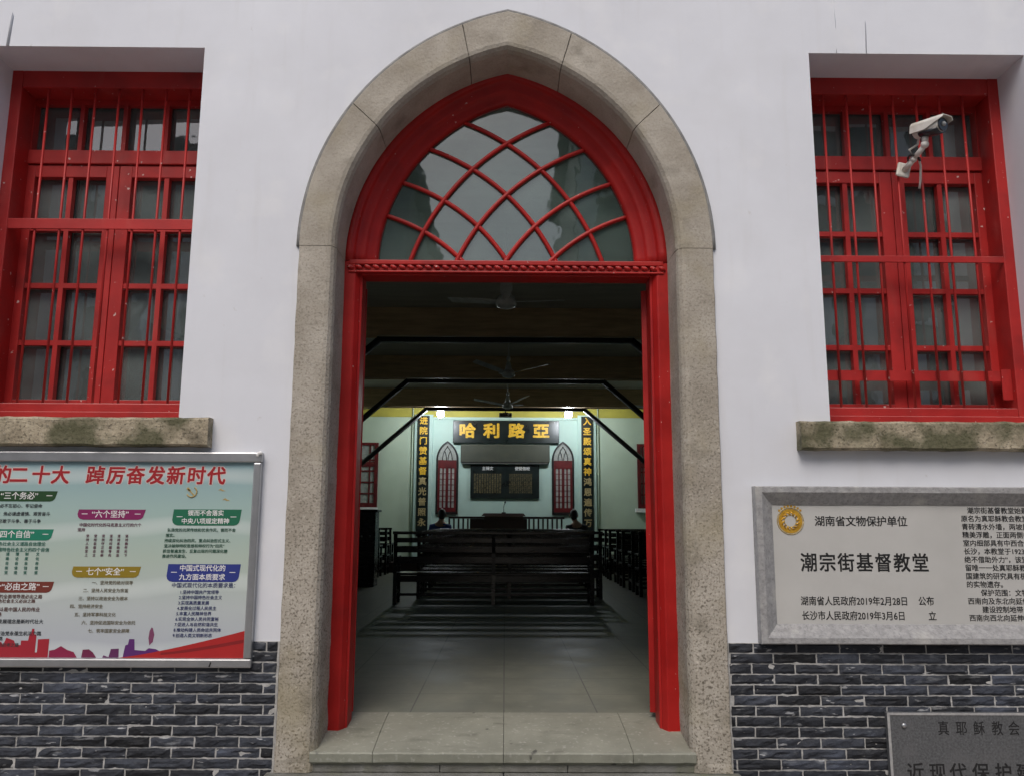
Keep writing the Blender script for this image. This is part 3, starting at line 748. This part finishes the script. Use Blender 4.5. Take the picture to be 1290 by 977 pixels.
skyl('printed_skyline', [(-2.175, z0), (-2.165, .60), (-2.15, .605), (-2.145, .635), (-2.115, .635), (-2.11, .575), (-2.05, .57), (-2.03, .585), (-1.99, .58), (-1.96, .565), (-1.90, .56), (-1.86, z0)], cf('print_purple', (.10, .018, .15)))
skyl('printed_tower', [(-2.028, .60), (-2.010, .62), (-2.004, .66), (-2.014, .695), (-2.022, .70), (-2.032, .68), (-2.036, .64)], cf('print_mauve', (.20, .05, .12)))
PY -= .0006
skyl('printed_ribbon', [(-2.20, z0 - .0005)] + [(-2.20 + .713 * k / 12, .5325 + .150 * (k / 12) ** 1.25) for k in range(1, 13)] + [(-1.487, z0 - .0005)], cf('print_ribbon_red', (.42, .014, .014)))
b = MB(); b.plate([(-1.96 + .47 * k / 8, .556 + .075 * (k / 8) ** 1.2 + .004) for k in range(9)] + [(-1.96 + .47 * k / 8, .556 + .068 * (k / 8) ** 1.3 - .008) for k in range(8, -1, -1)], [], PY + .0004, PY + .0003); b.build('printed_ribbon_fold', cf('print_ribbon_dark', (.24, .008, .010)), ps)
PY += .0006
em = cf('print_gold', (.45, .33, .12))
b = MB(); b.tube([(-1.845 + .030 * math.cos(R(q)), PY, 1.472 + .030 * math.sin(R(q))) for q in range(-150, 70, 15)], .004, 5)
b.box(-1.850, -1.842, PY - .001, PY + .001, 1.440, 1.495, 0, Matrix.Rotation(R(-45), 3, 'Y')); b.box(-1.876, -1.852, PY - .001, PY + .001, 1.480, 1.494, 0, Matrix.Rotation(R(45), 3, 'Y')); b.build('printed_emblem', em, ps)
for x, z in ((-1.669, 1.481), (-1.640, 1.425)):
    b = MB(); b.plate([(x - .022, z), (x - .006, z + .012), (x + .004, z + .004), (x + .024, z - .004), (x + .002, z - .004), (x - .008, z + .002)], [], PY + .0004, PY + .0003); b.build('printed_bird', em, ps)

# ---- heritage plaque in a bevelled granite frame
pq = thing('stone_plaque', (2.7, -.03, .63), 'pale plaque with black Chinese inscription and gold emblem in a grey granite frame', 'plaque')
QX0, QX1, QZ0, QZ1 = 1.468, 4.10, .623, 1.520
b = MB(); b.box(QX0 + .03, QX1 - .03, -.020, -.0005, QZ0 + .03, QZ1 - .03); b.build('inscribed_panel', M['plaque'], pq); qp = [o for o in bpy.data.objects if o.name.startswith('inscribed_panel')][0]
ow, iw_, fy, py = .036, .108, -.075, -.021
def fprof(p0, p1, n):   # mitred frame member from corner p0 to p1 with inward normal n
    b = MB()
    d = Vector((p1[0] - p0[0], p1[1] - p0[1])).normalized(); nn = Vector(n)
    def ring(p, s_):
        out = []
        for w_, y in ((0, -.0006), (0, fy + .006), (.006, fy), (ow, fy), (iw_, py - .003), (iw_, -.0006)):
            q = Vector(p) + nn * w_ + d * s_ * w_
            out.append((q.x, y, q.y))
        return out
    k = 14; r0, r1 = ring(p0, 1), ring(p1, -1); rings = []
    for i in range(k + 1):
        rr = []
        for a, c in zip(r0, r1):
            v = Vector(a).lerp(Vector(c), i / k)
            nz = noise.noise(v * 14) * .002 if v.y < -.01 else 0
            rr.append((v.x, v.y + nz, v.z + nz * .7))
        rings.append(rr)
    b.strip(rings, smooth=False); b.build('frame_member', M['plaqueframe'], pq)
fprof((QX0, QZ1), (QX1, QZ1), (0, -1)); fprof((QX0, QZ0), (QX1, QZ0), (0, 1)); fprof((QX0, QZ0), (QX0, QZ1), (1, 0)); fprof((QX1, QZ0), (QX1, QZ1), (-1, 0))
QY = -.0208; qt = dict(ext=.0004, bold=.0012); 
def spread(s, x0, x1, z, h, bold=.0012, **k):
    n = len(s); return [(c, x0 + (x1 - x0) * i / (n - 1), QY, z, h, dict(ext=.0004, bold=bold, **k)) for i, c in enumerate(s) if c != ' ']
it = spread('湖南省文物保护单位', 1.857, 2.345, 1.314, .058)
it += spread('潮宗街基督教堂', 1.780, 2.435, 1.072, .104, .0026, sx=.9)
it += [('湖南省人民政府2019年2月28日', 1.720, QY, .857, .050, dict(ext=.0004, bold=.0010, align='LEFT', sx=.86)), ('公布', 2.452, QY, .858, .050, dict(ext=.0004, bold=.0010, sx=.86)),
       ('长沙市人民政府2019年3月6日', 1.722, QY, .774, .050, dict(ext=.0004, bold=.0010, align='LEFT', sx=.86)), ('立', 2.482, QY, .774, .050, dict(ext=.0004, bold=.0010, sx=.9))]
letters('inscription', it, M['ink'], qp)
rt = ['　潮宗街基督教堂始建于清末，由美国', '原名为真耶稣教会教堂，建筑坐北朝南', '青砖清水外墙，两坡屋面，木构架结构', '精美浮雕，正面两侧各开一窗，教堂内', '室内细部具有中西合璧的建筑艺术风格', '长沙，本教堂于1923年由真耶稣教会建', '绝不借助外力”，该堂为长沙城区现存',
      '留唯一一处真耶稣教会教堂，对研究中', '国建筑的研究具有极高的价值，是珍贵', '的实物遗存。', '　　保护范围：文物本体四周外墙起', '西南向及东北向延伸十米为保护范围内', '　　建设控制地带：自保护范围外墙起', '西南向西北向延伸二十米为控制地带内']
it = [(s_, 2.695, QY, 1.381 - i * .0474, .037, dict(ext=.0003, bold=.0008, align='LEFT')) for i, s_ in enumerate(rt)]
letters('inscription', it, M['ink'], qp)
b = MB(); c = (1.683, 1.318)
b.plate([(c[0] + .071 * math.cos(R(q)), c[1] + .071 * math.sin(R(q))) for q in range(0, 360, 10)], [[(c[0] + .047 * math.cos(R(q)), c[1] + .047 * math.sin(R(q))) for q in range(0, 360, 10)]], QY - .0012, QY + .0002)
for k in range(12):
    a = R(k * 30); b.tube([(c[0] + r_ * math.cos(a + o_), QY - .001, c[1] + r_ * math.sin(a + o_)) for r_, o_ in ((.036, 0), (.046, .18), (.056, .5))], [.006, .005, .002], 5)
for q in range(45, 140, 13): b.box(c[0] + .088 * math.cos(R(q)) - .006, c[0] + .088 * math.cos(R(q)) + .006, QY - .001, QY, c[1] + .088 * math.sin(R(q)) - .006, c[1] + .088 * math.sin(R(q)) + .006)
em2 = b.build('gold_emblem', M['gold'], qp)
b = MB(); b.tube([(c[0] + .077 * math.cos(R(q)), QY, c[1] + .077 * math.sin(R(q))) for q in range(0, 361, 12)], .0035, 5); b.tube([(c[0] + .035 * math.cos(R(q)), QY, c[1] + .035 * math.sin(R(q))) for q in range(0, 361, 15)], .003, 5)
b.build('emblem_ring', M['paleg'], qp)

# ---- dark granite plaque low on the brick
gp_ = thing('granite_plaque', (2.9, -.03, -.25), 'dark speckled granite plaque with carved lettering screwed to the brick base', 'plaque')
b = MB(); b.box(2.166, 3.90, -.050, -.0175, -.27, .250, .003); gs = b.build('slab', M['granite'], gp_)
b = MB(); b.plate(rect(2.1655, 3.901, -.271, .2505), [rect(2.180, 3.886, -.256, .238)], -.0530, -.0502); b.build('sawn_edge', M['granite_edge'], gp_)
it = [(c_, x, -.0505, .162, .075, dict(ext=.0003, bold=.0010, sx=.82)) for c_, x in zip('真耶稣教会', (2.480, 2.582, 2.682, 2.786, 2.880))]
it += [(c_, x, -.0505, -.072, .092, dict(ext=.0003, bold=.0022)) for c_, x in zip('近现代保护建筑', (2.305, 2.430, 2.545, 2.672, 2.800, 2.92, 3.04))]
letters('carved_lettering', it, M['carved'], gs)
b = MB(); b.ball((2.256, -.054, .182), .014, .010, .014, 12); b.cyl((2.256, -.02, .182), (2.256, -.052, .182), .008); b.build('cap_screw', M['alu'], gp_)

# ---- security camera on the right window's bars
cm = thing('security_camera', (2.70, .28, 3.66), 'white bullet security camera strapped to the right window bars', 'camera')
ax = Vector((.105, -.215, -.034)).normalized()
q = ax.to_track_quat('Y', 'Z').to_matrix()            # local +Y along the barrel
C0 = Vector((2.745, .055, 3.835))
def loc(v): return C0 + q @ (Vector(v) * 1.03)
b = MB()
def section(y, w_, h, zc): return [loc((w_ * math.cos(R(a)) * (1 if abs(math.cos(R(a))) < .99 else 1), y, zc + h * math.sin(R(a)))) for a in range(0, 360, 20)]
b.strip([section(y, .044, .042, 0) for y in (-.095, -.09, .0, .085)], smooth=True); bd = b.build('barrel', M['camwhite'], cm)
b = MB()
pr = [(-.053, -.018), (-.053, .030), (-.040, .050), (.040, .050), (.053, .030), (.053, -.018), (.049, -.018), (.049, .028), (.037, .046), (-.037, .046), (-.049, .028), (-.049, -.018)]
def shade(y, drop): return [loc((x, y, max(z, drop) if z < 0 else z)) for x, z in pr]
b.strip([shade(-.105, -.018), shade(.0, -.018), shade(.075, .012), shade(.120, .028)], smooth=False); b.build('sun_shield', M['camwhite'], cm)
b = MB(); b.strip([section(.0855, .043, .041, 0), section(.094, .041, .039, 0)], smooth=False); fc = b.build('front_face', M['camblack'], cm)
b = MB(); b.ball(loc((0, .095, .002)), .016, .016, .016, 14); b.build('lens', M['lens'], fc)
b = MB(); b.strip([section(y, .0452, .020, -.030) for y in (-.05, .08)], smooth=True); b.build('trim_strip', M['camblack'], bd)
b = MB(); b.cyl(loc((0, -.03, -.042)), loc((0, -.03, -.080)), .020); b.ball(loc((0, -.03, -.095)), .026); b.cyl(loc((0, -.03, -.10)), (2.70, .20, 3.690), .017); b.ball((2.70, .20, 3.690), .024)
b.cyl((2.70, .20, 3.690), (2.672, .282, 3.645), .020); b.build('swivel_arm', M['camwhite'], cm)
b = MB(); b.box(2.625, 2.715, .276, .294, 3.600, 3.700, .012, Matrix.Rotation(R(14), 3, 'Y')); b.build('mounting_plate', M['camwhite'], cm)
b = MB(); b.tube([loc((-.02, -.09, -.02)), loc((-.05, -.12, -.06)), (2.66, .17, 3.74), (2.70, .19, 3.70), (2.74, .21, 3.715), (2.765, .24, 3.66), (2.77, .27, 3.56), (2.768, .285, 3.52)], .0075, 8)
b.build('cable', M['camwhite'], cm)
b = MB(); b.tube([(2.70 + .036 * math.cos(R(a)), .20 + .03 * math.sin(R(a)), 3.70 + .012 * math.sin(R(a * 2))) for a in range(0, 400, 25)], .007, 6); b.tube([(2.73, .20, 3.70), (2.76, .23, 3.685), (2.77, .25, 3.72)], .007, 6)
b.build('tie_tape', M['cable'], cm)

# ================================================================== THINGS IN THE HALL
def make_pew(L, label, group):
    o = thing('pew', (0, 0, 0), label, 'pew', group)          # origin on the floor, middle; its back faces -Y
    h = 1.07; n = 2 if L < 2.5 else 3
    xs = [-L / 2 + .03 + i * (L - .06) / (n - 1) for i in range(n)]
    for x in xs:
        b = MB(); b.strip([[(x - .026, y - .03, z), (x + .026, y - .03, z), (x + .026, y + .03, z), (x - .026, y + .03, z)] for y, z in ((.0, 0), (.012, .43), (.0, .75), (-.05, h - .045))], smooth=False); b.build('back_post', M['pew'], o)
        b = MB(); b.box(x - .026, x + .026, .40, .455, 0, .425, .004); b.build('leg', M['pew'], o)
        b = MB(); b.box(x - .02, x + .02, .04, .40, .16, .215, .004); b.build('side_stretcher', M['pew'], o)
    for x in (xs[0], xs[-1]):
        b = MB(); b.box(x - .03, x + .03, .0, .46, .665, .70, .006); b.box(x - .022, x + .022, .405, .445, .461, .664); b.build('armrest', M['pew'], o)
    b = MB(); b.box(-L / 2 - .01, L / 2 + .01, -.085, -.025, h - .045, h, .008); b.build('top_rail', M['pew'], o)
    for z0_, z1_, y in ((.905, .975, -.035), (.76, .855, -.012), (.60, .70, .01)):
        b = MB(); b.box(-L / 2 + .06, L / 2 - .06, y - .012, y + .012, z0_, z1_, .004, None); b.build('back_slat', M['pew'], o)
    b = MB(); b.box(-L / 2, L / 2, .02, .47, .426, .460, .006); b.build('seat', M['pew'], o)
    b = MB(); b.box(-L / 2 + .06, L / 2 - .06, .008, .030, .33, .42); b.box(-L / 2 + .06, L / 2 - .06, .01, .035, .13, .17); b.build('rear_stretcher', M['pew'], o)
    return o
ORD = ['first', 'second', 'third', 'fourth', 'fifth', 'sixth', 'seventh', 'eighth', 'ninth', 'tenth']
p0 = make_pew(2.98, 'dark wooden pew nearest the open door, in the middle of the hall', 'pews in the hall')
for i in range(7):
    o = p0 if i == 0 else copy_tree(p0)
    o.location = (-.165 if i == 0 else .06 + .02 * (i % 2), 7.55 + i * 1.0, .10)
    if i: o['label'] = f'dark wooden pew in the {ORD[i]} middle row counted from the door'
p1 = make_pew(2.30, 'dark slatted pew in the first row of the block on the right', 'pews in the hall')
for i in range(9):
    o = p1 if i == 0 else copy_tree(p1)
    o.location = (3.38 + .03 * (i % 2), 7.0 + i * 1.0, .10)
    if i: o['label'] = f'dark slatted pew in the {ORD[i]} row of the block on the right'
for i in range(5):
    o = copy_tree(p1); o.location = (-3.92 + .03 * (i % 2), 11.7 + i * .95, .10)
    o['label'] = f'dark slatted pew in the {ORD[i]} row of the block on the left'

cb = thing('cabinet', (-2.95, 10.9, .10), 'tall dark wooden cabinet left of the pews inside the doorway', 'cabinet')
b = MB(); b.box(-3.42, -2.46, 10.9, 11.35, .10, 1.50, .01); b.build('carcass', M['pew'], cb)
b = MB(); b.box(-3.46, -2.42, 10.86, 11.39, 1.50, 1.54, .008); b.build('cabinet_top', M['pew'], cb)
for i in range(2):
    b = MB(); b.box(-3.40 + i * .465, -2.945 + i * .465, 10.878, 10.898, .16, .92, .004); d_ = b.build('cabinet_door', M['pew'], cb)
for i in range(6):
    b = MB(); b.box(-3.40 + i * .155, -3.255 + i * .155, 10.876, 10.898, .95, 1.12, .004); d_ = b.build('drawer', M['pew'], cb)
    b = MB(); b.ball((-3.327 + i * .155, 10.868, 1.035), .018); b.build('knob', M['frost'], d_)

# ceiling fans
def make_fan(label, rod):
    o = thing('ceiling_fan', (0, 0, 0), label, 'ceiling fan', 'ceiling fans in the hall')
    b = MB(); b.cyl((0, 0, .10), (0, 0, rod), .012, seg=8); b.build('rod', M['fan'], o)
    b = MB(); b.cyl((0, 0, .06), (0, 0, .22), .07, .035, 14); b.ball((0, 0, .28), .038, .038, .055); b.build('canopy', M['fan'], o)
    b = MB(); b.cyl((0, 0, -.03), (0, 0, .06), .125, .10, 18); b.ball((0, 0, -.03), .125, .125, .05, 18); b.build('motor', M['fan'], o)
    for k in range(3):
        a = R(30 + 120 * k); d = Vector((math.cos(a), math.sin(a), 0)); n_ = Vector((-d.y, d.x, 0))
        b = MB()
        b.strip([[d * r_ + n_ * w_ + Vector((0, 0, .02 * s_ + r_ * .17)) for w_, s_ in ((-wd, -1), (wd, .4), (wd, .9), (-wd, -.5))] for r_, wd in ((.10, .035), (.22, .05), (.30, .07), (.74, .062), (.80, .05))], smooth=False)
        b.build('blade', M['fan'], o)
    return o
fan = make_fan('grey three-bladed ceiling fan just inside the doorway, nearest of the fans', .92)
for i, (p, lb) in enumerate((((0, 4.5, 3.87), None), ((.05, 10.1, 4.03), 'dim ceiling fan between the first and second roof beams'), ((.05, 14.3, 4.03), 'small far ceiling fan between the second and third roof beams'),
                             ((-3.45, 13.6, 3.82), 'dark ceiling fan hanging above the pews on the left'), ((3.62, 13.6, 3.86), 'dark ceiling fan hanging above the pews on the right'))):
    o = fan if i == 0 else copy_tree(fan)
    o.location = p
    if i: o['label'] = lb; o.rotation_euler.z = R((0, 70, 35, -4, 10)[i])

# lit bulbs below the third beam
for i, (x, lb) in enumerate(((-1.75, 'bright white lit bulb above the left arched window'), (1.695, 'bright white lit bulb above the right arched window'))):
    o = thing('hanging_lamp', (x, 17.0, 4.23), lb, 'lamp', 'lit bulbs by the end wall')
    b = MB(); b.ball((x, 17.0, 4.185), .10, .10, .10, 16); b.build('bulb', M['bulb'], o)
    b = MB(); b.cyl((x, 17.0, 4.275), (x, 17.0, 4.34), .035, .03); b.cyl((x, 17.0, 4.34), (x, 17.0, 4.78), .008, seg=6); b.build('lamp_holder', M['white'], o)

pj = thing('projector', (0, 16.9, 4.14), 'small dark projector hung from the ceiling above the golden name board', 'projector')
b = MB(); b.box(-.17, .17, 16.75, 17.05, 4.10, 4.19, .012); b.build('projector_body', M['steel'], pj)
b = MB(); b.cyl((0, 16.9, 4.19), (0, 16.9, 4.78), .02, seg=8); b.box(-.07, .07, 16.83, 16.97, 4.19, 4.21); b.build('ceiling_mount', M['steel'], pj)
b = MB(); b.cyl((.08, 16.74, 4.145), (.08, 16.77, 4.145), .03); b.build('lens', M['lens'], pj)

# name board and couplets
sg = thing('name_board', (0, 18.5, 3.55), 'black name board with four large golden characters above the altar', 'sign')
b = MB(); b.box(-1.50, 1.54, 18.45, 18.53, 3.545, 4.195, .012); bo = b.build('board', M['boardblack'], sg)
letters('gold_lettering', [(c_, x, 18.447, 3.87, .40, dict(ext=.004, bold=.018, sx=1.12)) for c_, x in zip('哈利路亞', (-1.09, -.39, .32, 1.02))], M['goldtext'], bo)
for sd, s_, lb in ((-1, '进院门赞基督真光普照永', 'tall black couplet board with gold characters left of the altar'), (1, '入圣殿颂真神鸿恩遍传万', 'tall black couplet board with gold characters right of the altar')):
    o = thing('couplet_board', (sd * 2.34, 18.45, 1.0), lb, 'couplet', 'couplet boards beside the altar')
    b = MB(); b.box(sd * 2.34 - .165, sd * 2.34 + .165, 18.42, 18.478, .92, 4.32, .008); bd_ = b.build('board', M['boardblack'], o)
    it = [(c_, sd * 2.34, 18.417, 4.16 - i * .287, .215, dict(ext=.003, bold=.007)) for i, c_ in enumerate(s_)]
    letters('gold_lettering', it[:6], M['goldtext'], bd_); letters('gold_lettering', it[6:], M['paleg'], bd_)
tb = thing('text_board', (0, 18.5, 2.0), 'black wall panel of fine gold text under the name board', 'text panel')
b = MB(); b.box(-.99, .97, 18.52, 18.578, 1.985, 2.93, .006); tbd = b.build('board', M['boardblack'], tb)
letters('heading_text', [('主祷文', -.50, 18.517, 2.82, .10, dict(ext=.002, bold=.003)), ('使徒信经', .49, 18.517, 2.82, .10, dict(ext=.002, bold=.003))], M['white'], tbd)
vl = '我们在天上的父愿人都尊祢名为圣'; it = []
for i in range(11): it.append(('\n'.join(vl[(i * 3 + k) % 15] for k in range(10)), -.86 + i * .072, 18.518, 2.40, .052, dict(ext=.001, bold=.001, line=.98)))
for i in range(11): it.append(('\n'.join(vl[(i * 5 + k) % 15] for k in range(10)), .14 + i * .060, 18.518, 2.40, .052, dict(ext=.001, bold=0, line=.98)))
letters('fine_text', it, mat('dull_gold_text', (.22, .18, .09), (.16, .13, .06), 20, .6), tbd)
sr = thing('screen_case', (0, 18.5, 2.98), 'long grey-green roller screen case mounted below the name board', 'screen case')
b = MB(); b.box(-1.27, 1.265, 18.40, 18.578, 2.985, 3.50, .02); b.build('case', M['greyscreen'], sr)
b = MB(); b.box(-1.22, 1.215, 18.43, 18.46, 2.955, 2.984, .004); b.build('pull_bar', M['alu'], sr)

# altar rail, pulpit, microphone
al = thing('altar_rail', (0, 16.0, .34), 'dark altar rail with upright balusters across the dais', 'altar rail')
b = MB(); b.box(-1.42, 1.50, 15.96, 16.06, 1.40, 1.455, .008); b.build('handrail', M['pod'], al)
b = MB(); b.box(-1.42, 1.50, 15.98, 16.04, .345, .42); b.box(-1.42, 1.50, 15.975, 16.045, 1.06, 1.12); b.build('bottom_rail', M['pod'], al)
b = MB(); b.box(-.88, .56, 15.985, 16.035, .421, 1.398); b.build('solid_panel', M['pod'], al)
for x in [-1.40 + i * .117 for i in range(5)] + [.61 + i * .117 for i in range(8)]:
    b = MB(); b.box(x - .022, x + .022, 15.99, 16.03, 1.121, 1.398); b.box(x - .022, x + .022, 15.99, 16.03, .421, 1.059); b.build('baluster', M['pod'], al)
pd = thing('pulpit', (-.03, 16.3, .34), 'dark red wooden pulpit in the middle of the dais', 'pulpit')
b = MB(); b.box(-.52, .46, 16.15, 16.55, .34, 1.47, .012); b.build('pulpit_body', M['pod'], pd)
b = MB(); b.strip([[(x0_, y, z) for x0_, y, z in ((-.60 + k, 16.12, 1.47), (.53 - k, 16.12, 1.47), (.53 - k, 16.6, 1.47), (-.60 + k, 16.6, 1.47))] if k == 0 else [(-.60 + k, 16.12 + k, 1.54), (.53 - k, 16.12 + k, 1.54), (.53 - k, 16.6 - k, 1.54), (-.60 + k, 16.6 - k, 1.54)] for k in (0, .06)], smooth=False); b.build('pulpit_top', M['pod'], pd)
mc = thing('microphone', (-.03, 16.3, 1.54), 'gooseneck microphone standing on the pulpit', 'microphone')
b = MB(); b.cyl((-.03, 16.3, 1.541), (-.03, 16.3, 1.57), .06, .05, 14); b.build('mic_base', M['steel'], mc)
b = MB(); b.tube([(-.03, 16.3, 1.57), (-.03, 16.3, 1.70), (-.02, 16.3, 1.76), (.0, 16.28, 1.80)], .009, 8); b.build('gooseneck', M['steel'], mc)
b = MB(); b.ball((.005, 16.27, 1.82), .022, .022, .03); b.build('mic_head', M['steel'], mc)

# two seated people seen from behind
def skinned(name, verts, edges, radii, m_, parent, root=0, sub=2):
    me = bpy.data.meshes.new(name); me.from_pydata(verts, edges, [])
    o = bpy.data.objects.new(name, me); COL.objects.link(o)
    sk = o.modifiers.new('s', 'SKIN'); sk.use_smooth_shade = True
    for i, d in enumerate(me.skin_vertices[0].data):
        d.radius = radii[i] if isinstance(radii[i], tuple) else (radii[i], radii[i]); d.use_root = (i == root)
    su = o.modifiers.new('u', 'SUBSURF'); su.levels = sub; su.render_levels = sub
    dg = bpy.context.evaluated_depsgraph_get(); dg.update()
    m2 = bpy.data.meshes.new_from_object(o.evaluated_get(dg))
    bpy.data.objects.remove(o); bpy.data.meshes.remove(me)
    for p in m2.polygons: p.use_smooth = True
    return link(name, m2, m_, parent)
def person(x, y, z, label, cloth, lean, headoff):
    o = thing('person', (x, y, z), label, 'person')
    V = [(0, .0, .52), (0, -.02, .68), (lean * .4, -.03, .86), (lean, .0, 1.02), (lean + headoff[0] * .5, .015, 1.12), (lean + headoff[0], .03 + headoff[1], 1.20), (lean + headoff[0], .035 + headoff[1], 1.29)]
    Rr = [(.17, .12), (.16, .11), (.19, .115), (.15, .085), .055, .078, .085]
    E_ = [(0, 1), (1, 2), (2, 3), (3, 4), (4, 5), (5, 6)]
    for s_ in (-1, 1):
        k = len(V)
        V += [(lean + s_ * .19, -.01, .98), (lean + s_ * .235, .03, .72), (lean + s_ * .18, .24, .62), (s_ * .12, .30, .60)]; Rr += [.07, .052, .042, .036]
        E_ += [(3, k), (k, k + 1), (k + 1, k + 2), (k + 2, k + 3)]
        j = len(V)
        V += [(s_ * .10, .06, .50), (s_ * .12, .44, .50), (s_ * .12, .46, .10), (s_ * .12, .58, .05)]; Rr += [.095, .065, .05, .04]
        E_ += [(0, j), (j, j + 1), (j + 1, j + 2), (j + 2, j + 3)]
    V = [(a + x, b_ + y, c_ + z) for a, b_, c_ in V]
    body = skinned('body', V, E_, Rr, M['skin'], o)
    # clothing: torso and sleeves a little larger than the body
    ci = [0, 1, 2, 3]; CV = [V[i] for i in ci]; CR = [(r_[0] * 1.07 + .008, r_[1] * 1.07 + .008) for r_ in (Rr[i] for i in ci)]; CE = [(0, 1), (1, 2), (2, 3)]
    CV.append((x + lean + headoff[0] * .25, y + .008, z + 1.075)); CR.append((.075, .07)); CE.append((3, 4))
    for s_ in (-1, 1):
        b0 = 7 if s_ < 0 else 15
        k = len(CV); CV += V[b0:b0 + 3]; CR += [.085, .066, .054]; CE += [(3, k), (k, k + 1), (k + 1, k + 2)]
    skinned('jacket', CV, CE, CR, cloth, o)
    hx, hy, hz = x + lean + headoff[0], y + .03 + headoff[1], z + 1.262
    b = MB(); b.ball((hx, hy - .018, hz + .022), .092, .104, .112, 16); b.ball((hx, hy - .045, hz - .035), .078, .07, .085, 14); b.build('hair', M['hair'], o)
    b = MB()
    for s_ in (-1, 1): b.ball((hx + s_ * .088, hy + .015, hz - .02), .016, .026, .034, 8)
    b.build('ear', M['skin'], o)
    b = MB(); b.ball((hx, hy + .118, hz - .02), .014, .022, .024, 8); b.build('nose', M['skin'], o)
    b = MB(); 
    for s_ in (-1, 1): b.ball((hx + s_ * .032, hy + .094, hz + .008), .012, .008, .007, 8)
    b.build('eye', M['hair'], o)
person(-1.50, 14.05, .22, 'person in a blue jacket seated left of the altar rail, seen from behind', M['blue'], .03, (.03, .02))
person(1.66, 14.05, .22, 'person in a black jacket seated right of the altar rail, seen from behind', M['blackcloth'], -.02, (-.06, .03))

# ---- across the street (behind the camera; shows only as reflections in the panes and shades the front)
def street_house(x0, x1, h, label, col, bay, seed):
    hs = thing('street_house', ((x0 + x1) / 2, -14, -.3), label, 'house')
    b = MB(); b.box(x0, x1, -22, -14, -.3, h); b.build('wall', col, hs)
    b = MB(); b.box(x0 - .25, x1 + .25, -22.2, -13.6, h, h + .35); b.build('roof', M['dimroof'], hs)
    random.seed(seed)
    z = .8
    while z + 1.9 < h:
        x = x0 + .7
        while x + 1.3 < x1:
            b = MB(); b.box(x, x + 1.3, -13.995, -13.95, z, z + 1.7); w_ = b.build('window', M['dim'], hs)
            b = MB(); b.box(x - .1, x + 1.4, -13.95, -13.80, z - .16, z - .03); b.build('sill', M['white'], w_)
            x += bay
        z += 2.95
    for x in [x0 + .28 + i * bay for i in range(int((x1 - x0 - .3) / bay) + 1)]:
        b = MB(); b.box(x - .22, x + .22, -13.99, -13.7, -.3, h - .01); b.build('pilaster', M['white'], hs)
M['dimroof'] = flat('dark_eaves', (.06, .06, .058), .8)
street_house(-18, -2.5, 10.1, 'grey house across the street, mirrored in the left church window', M['grey'], 2.35, 3)
street_house(1.75, 17, 11.7, 'dark green tiled house across the street, mirrored in the right church window', mat('green_tile_front', (.07, .11, .085), (.045, .07, .055), 6, .5), 2.6, 5)
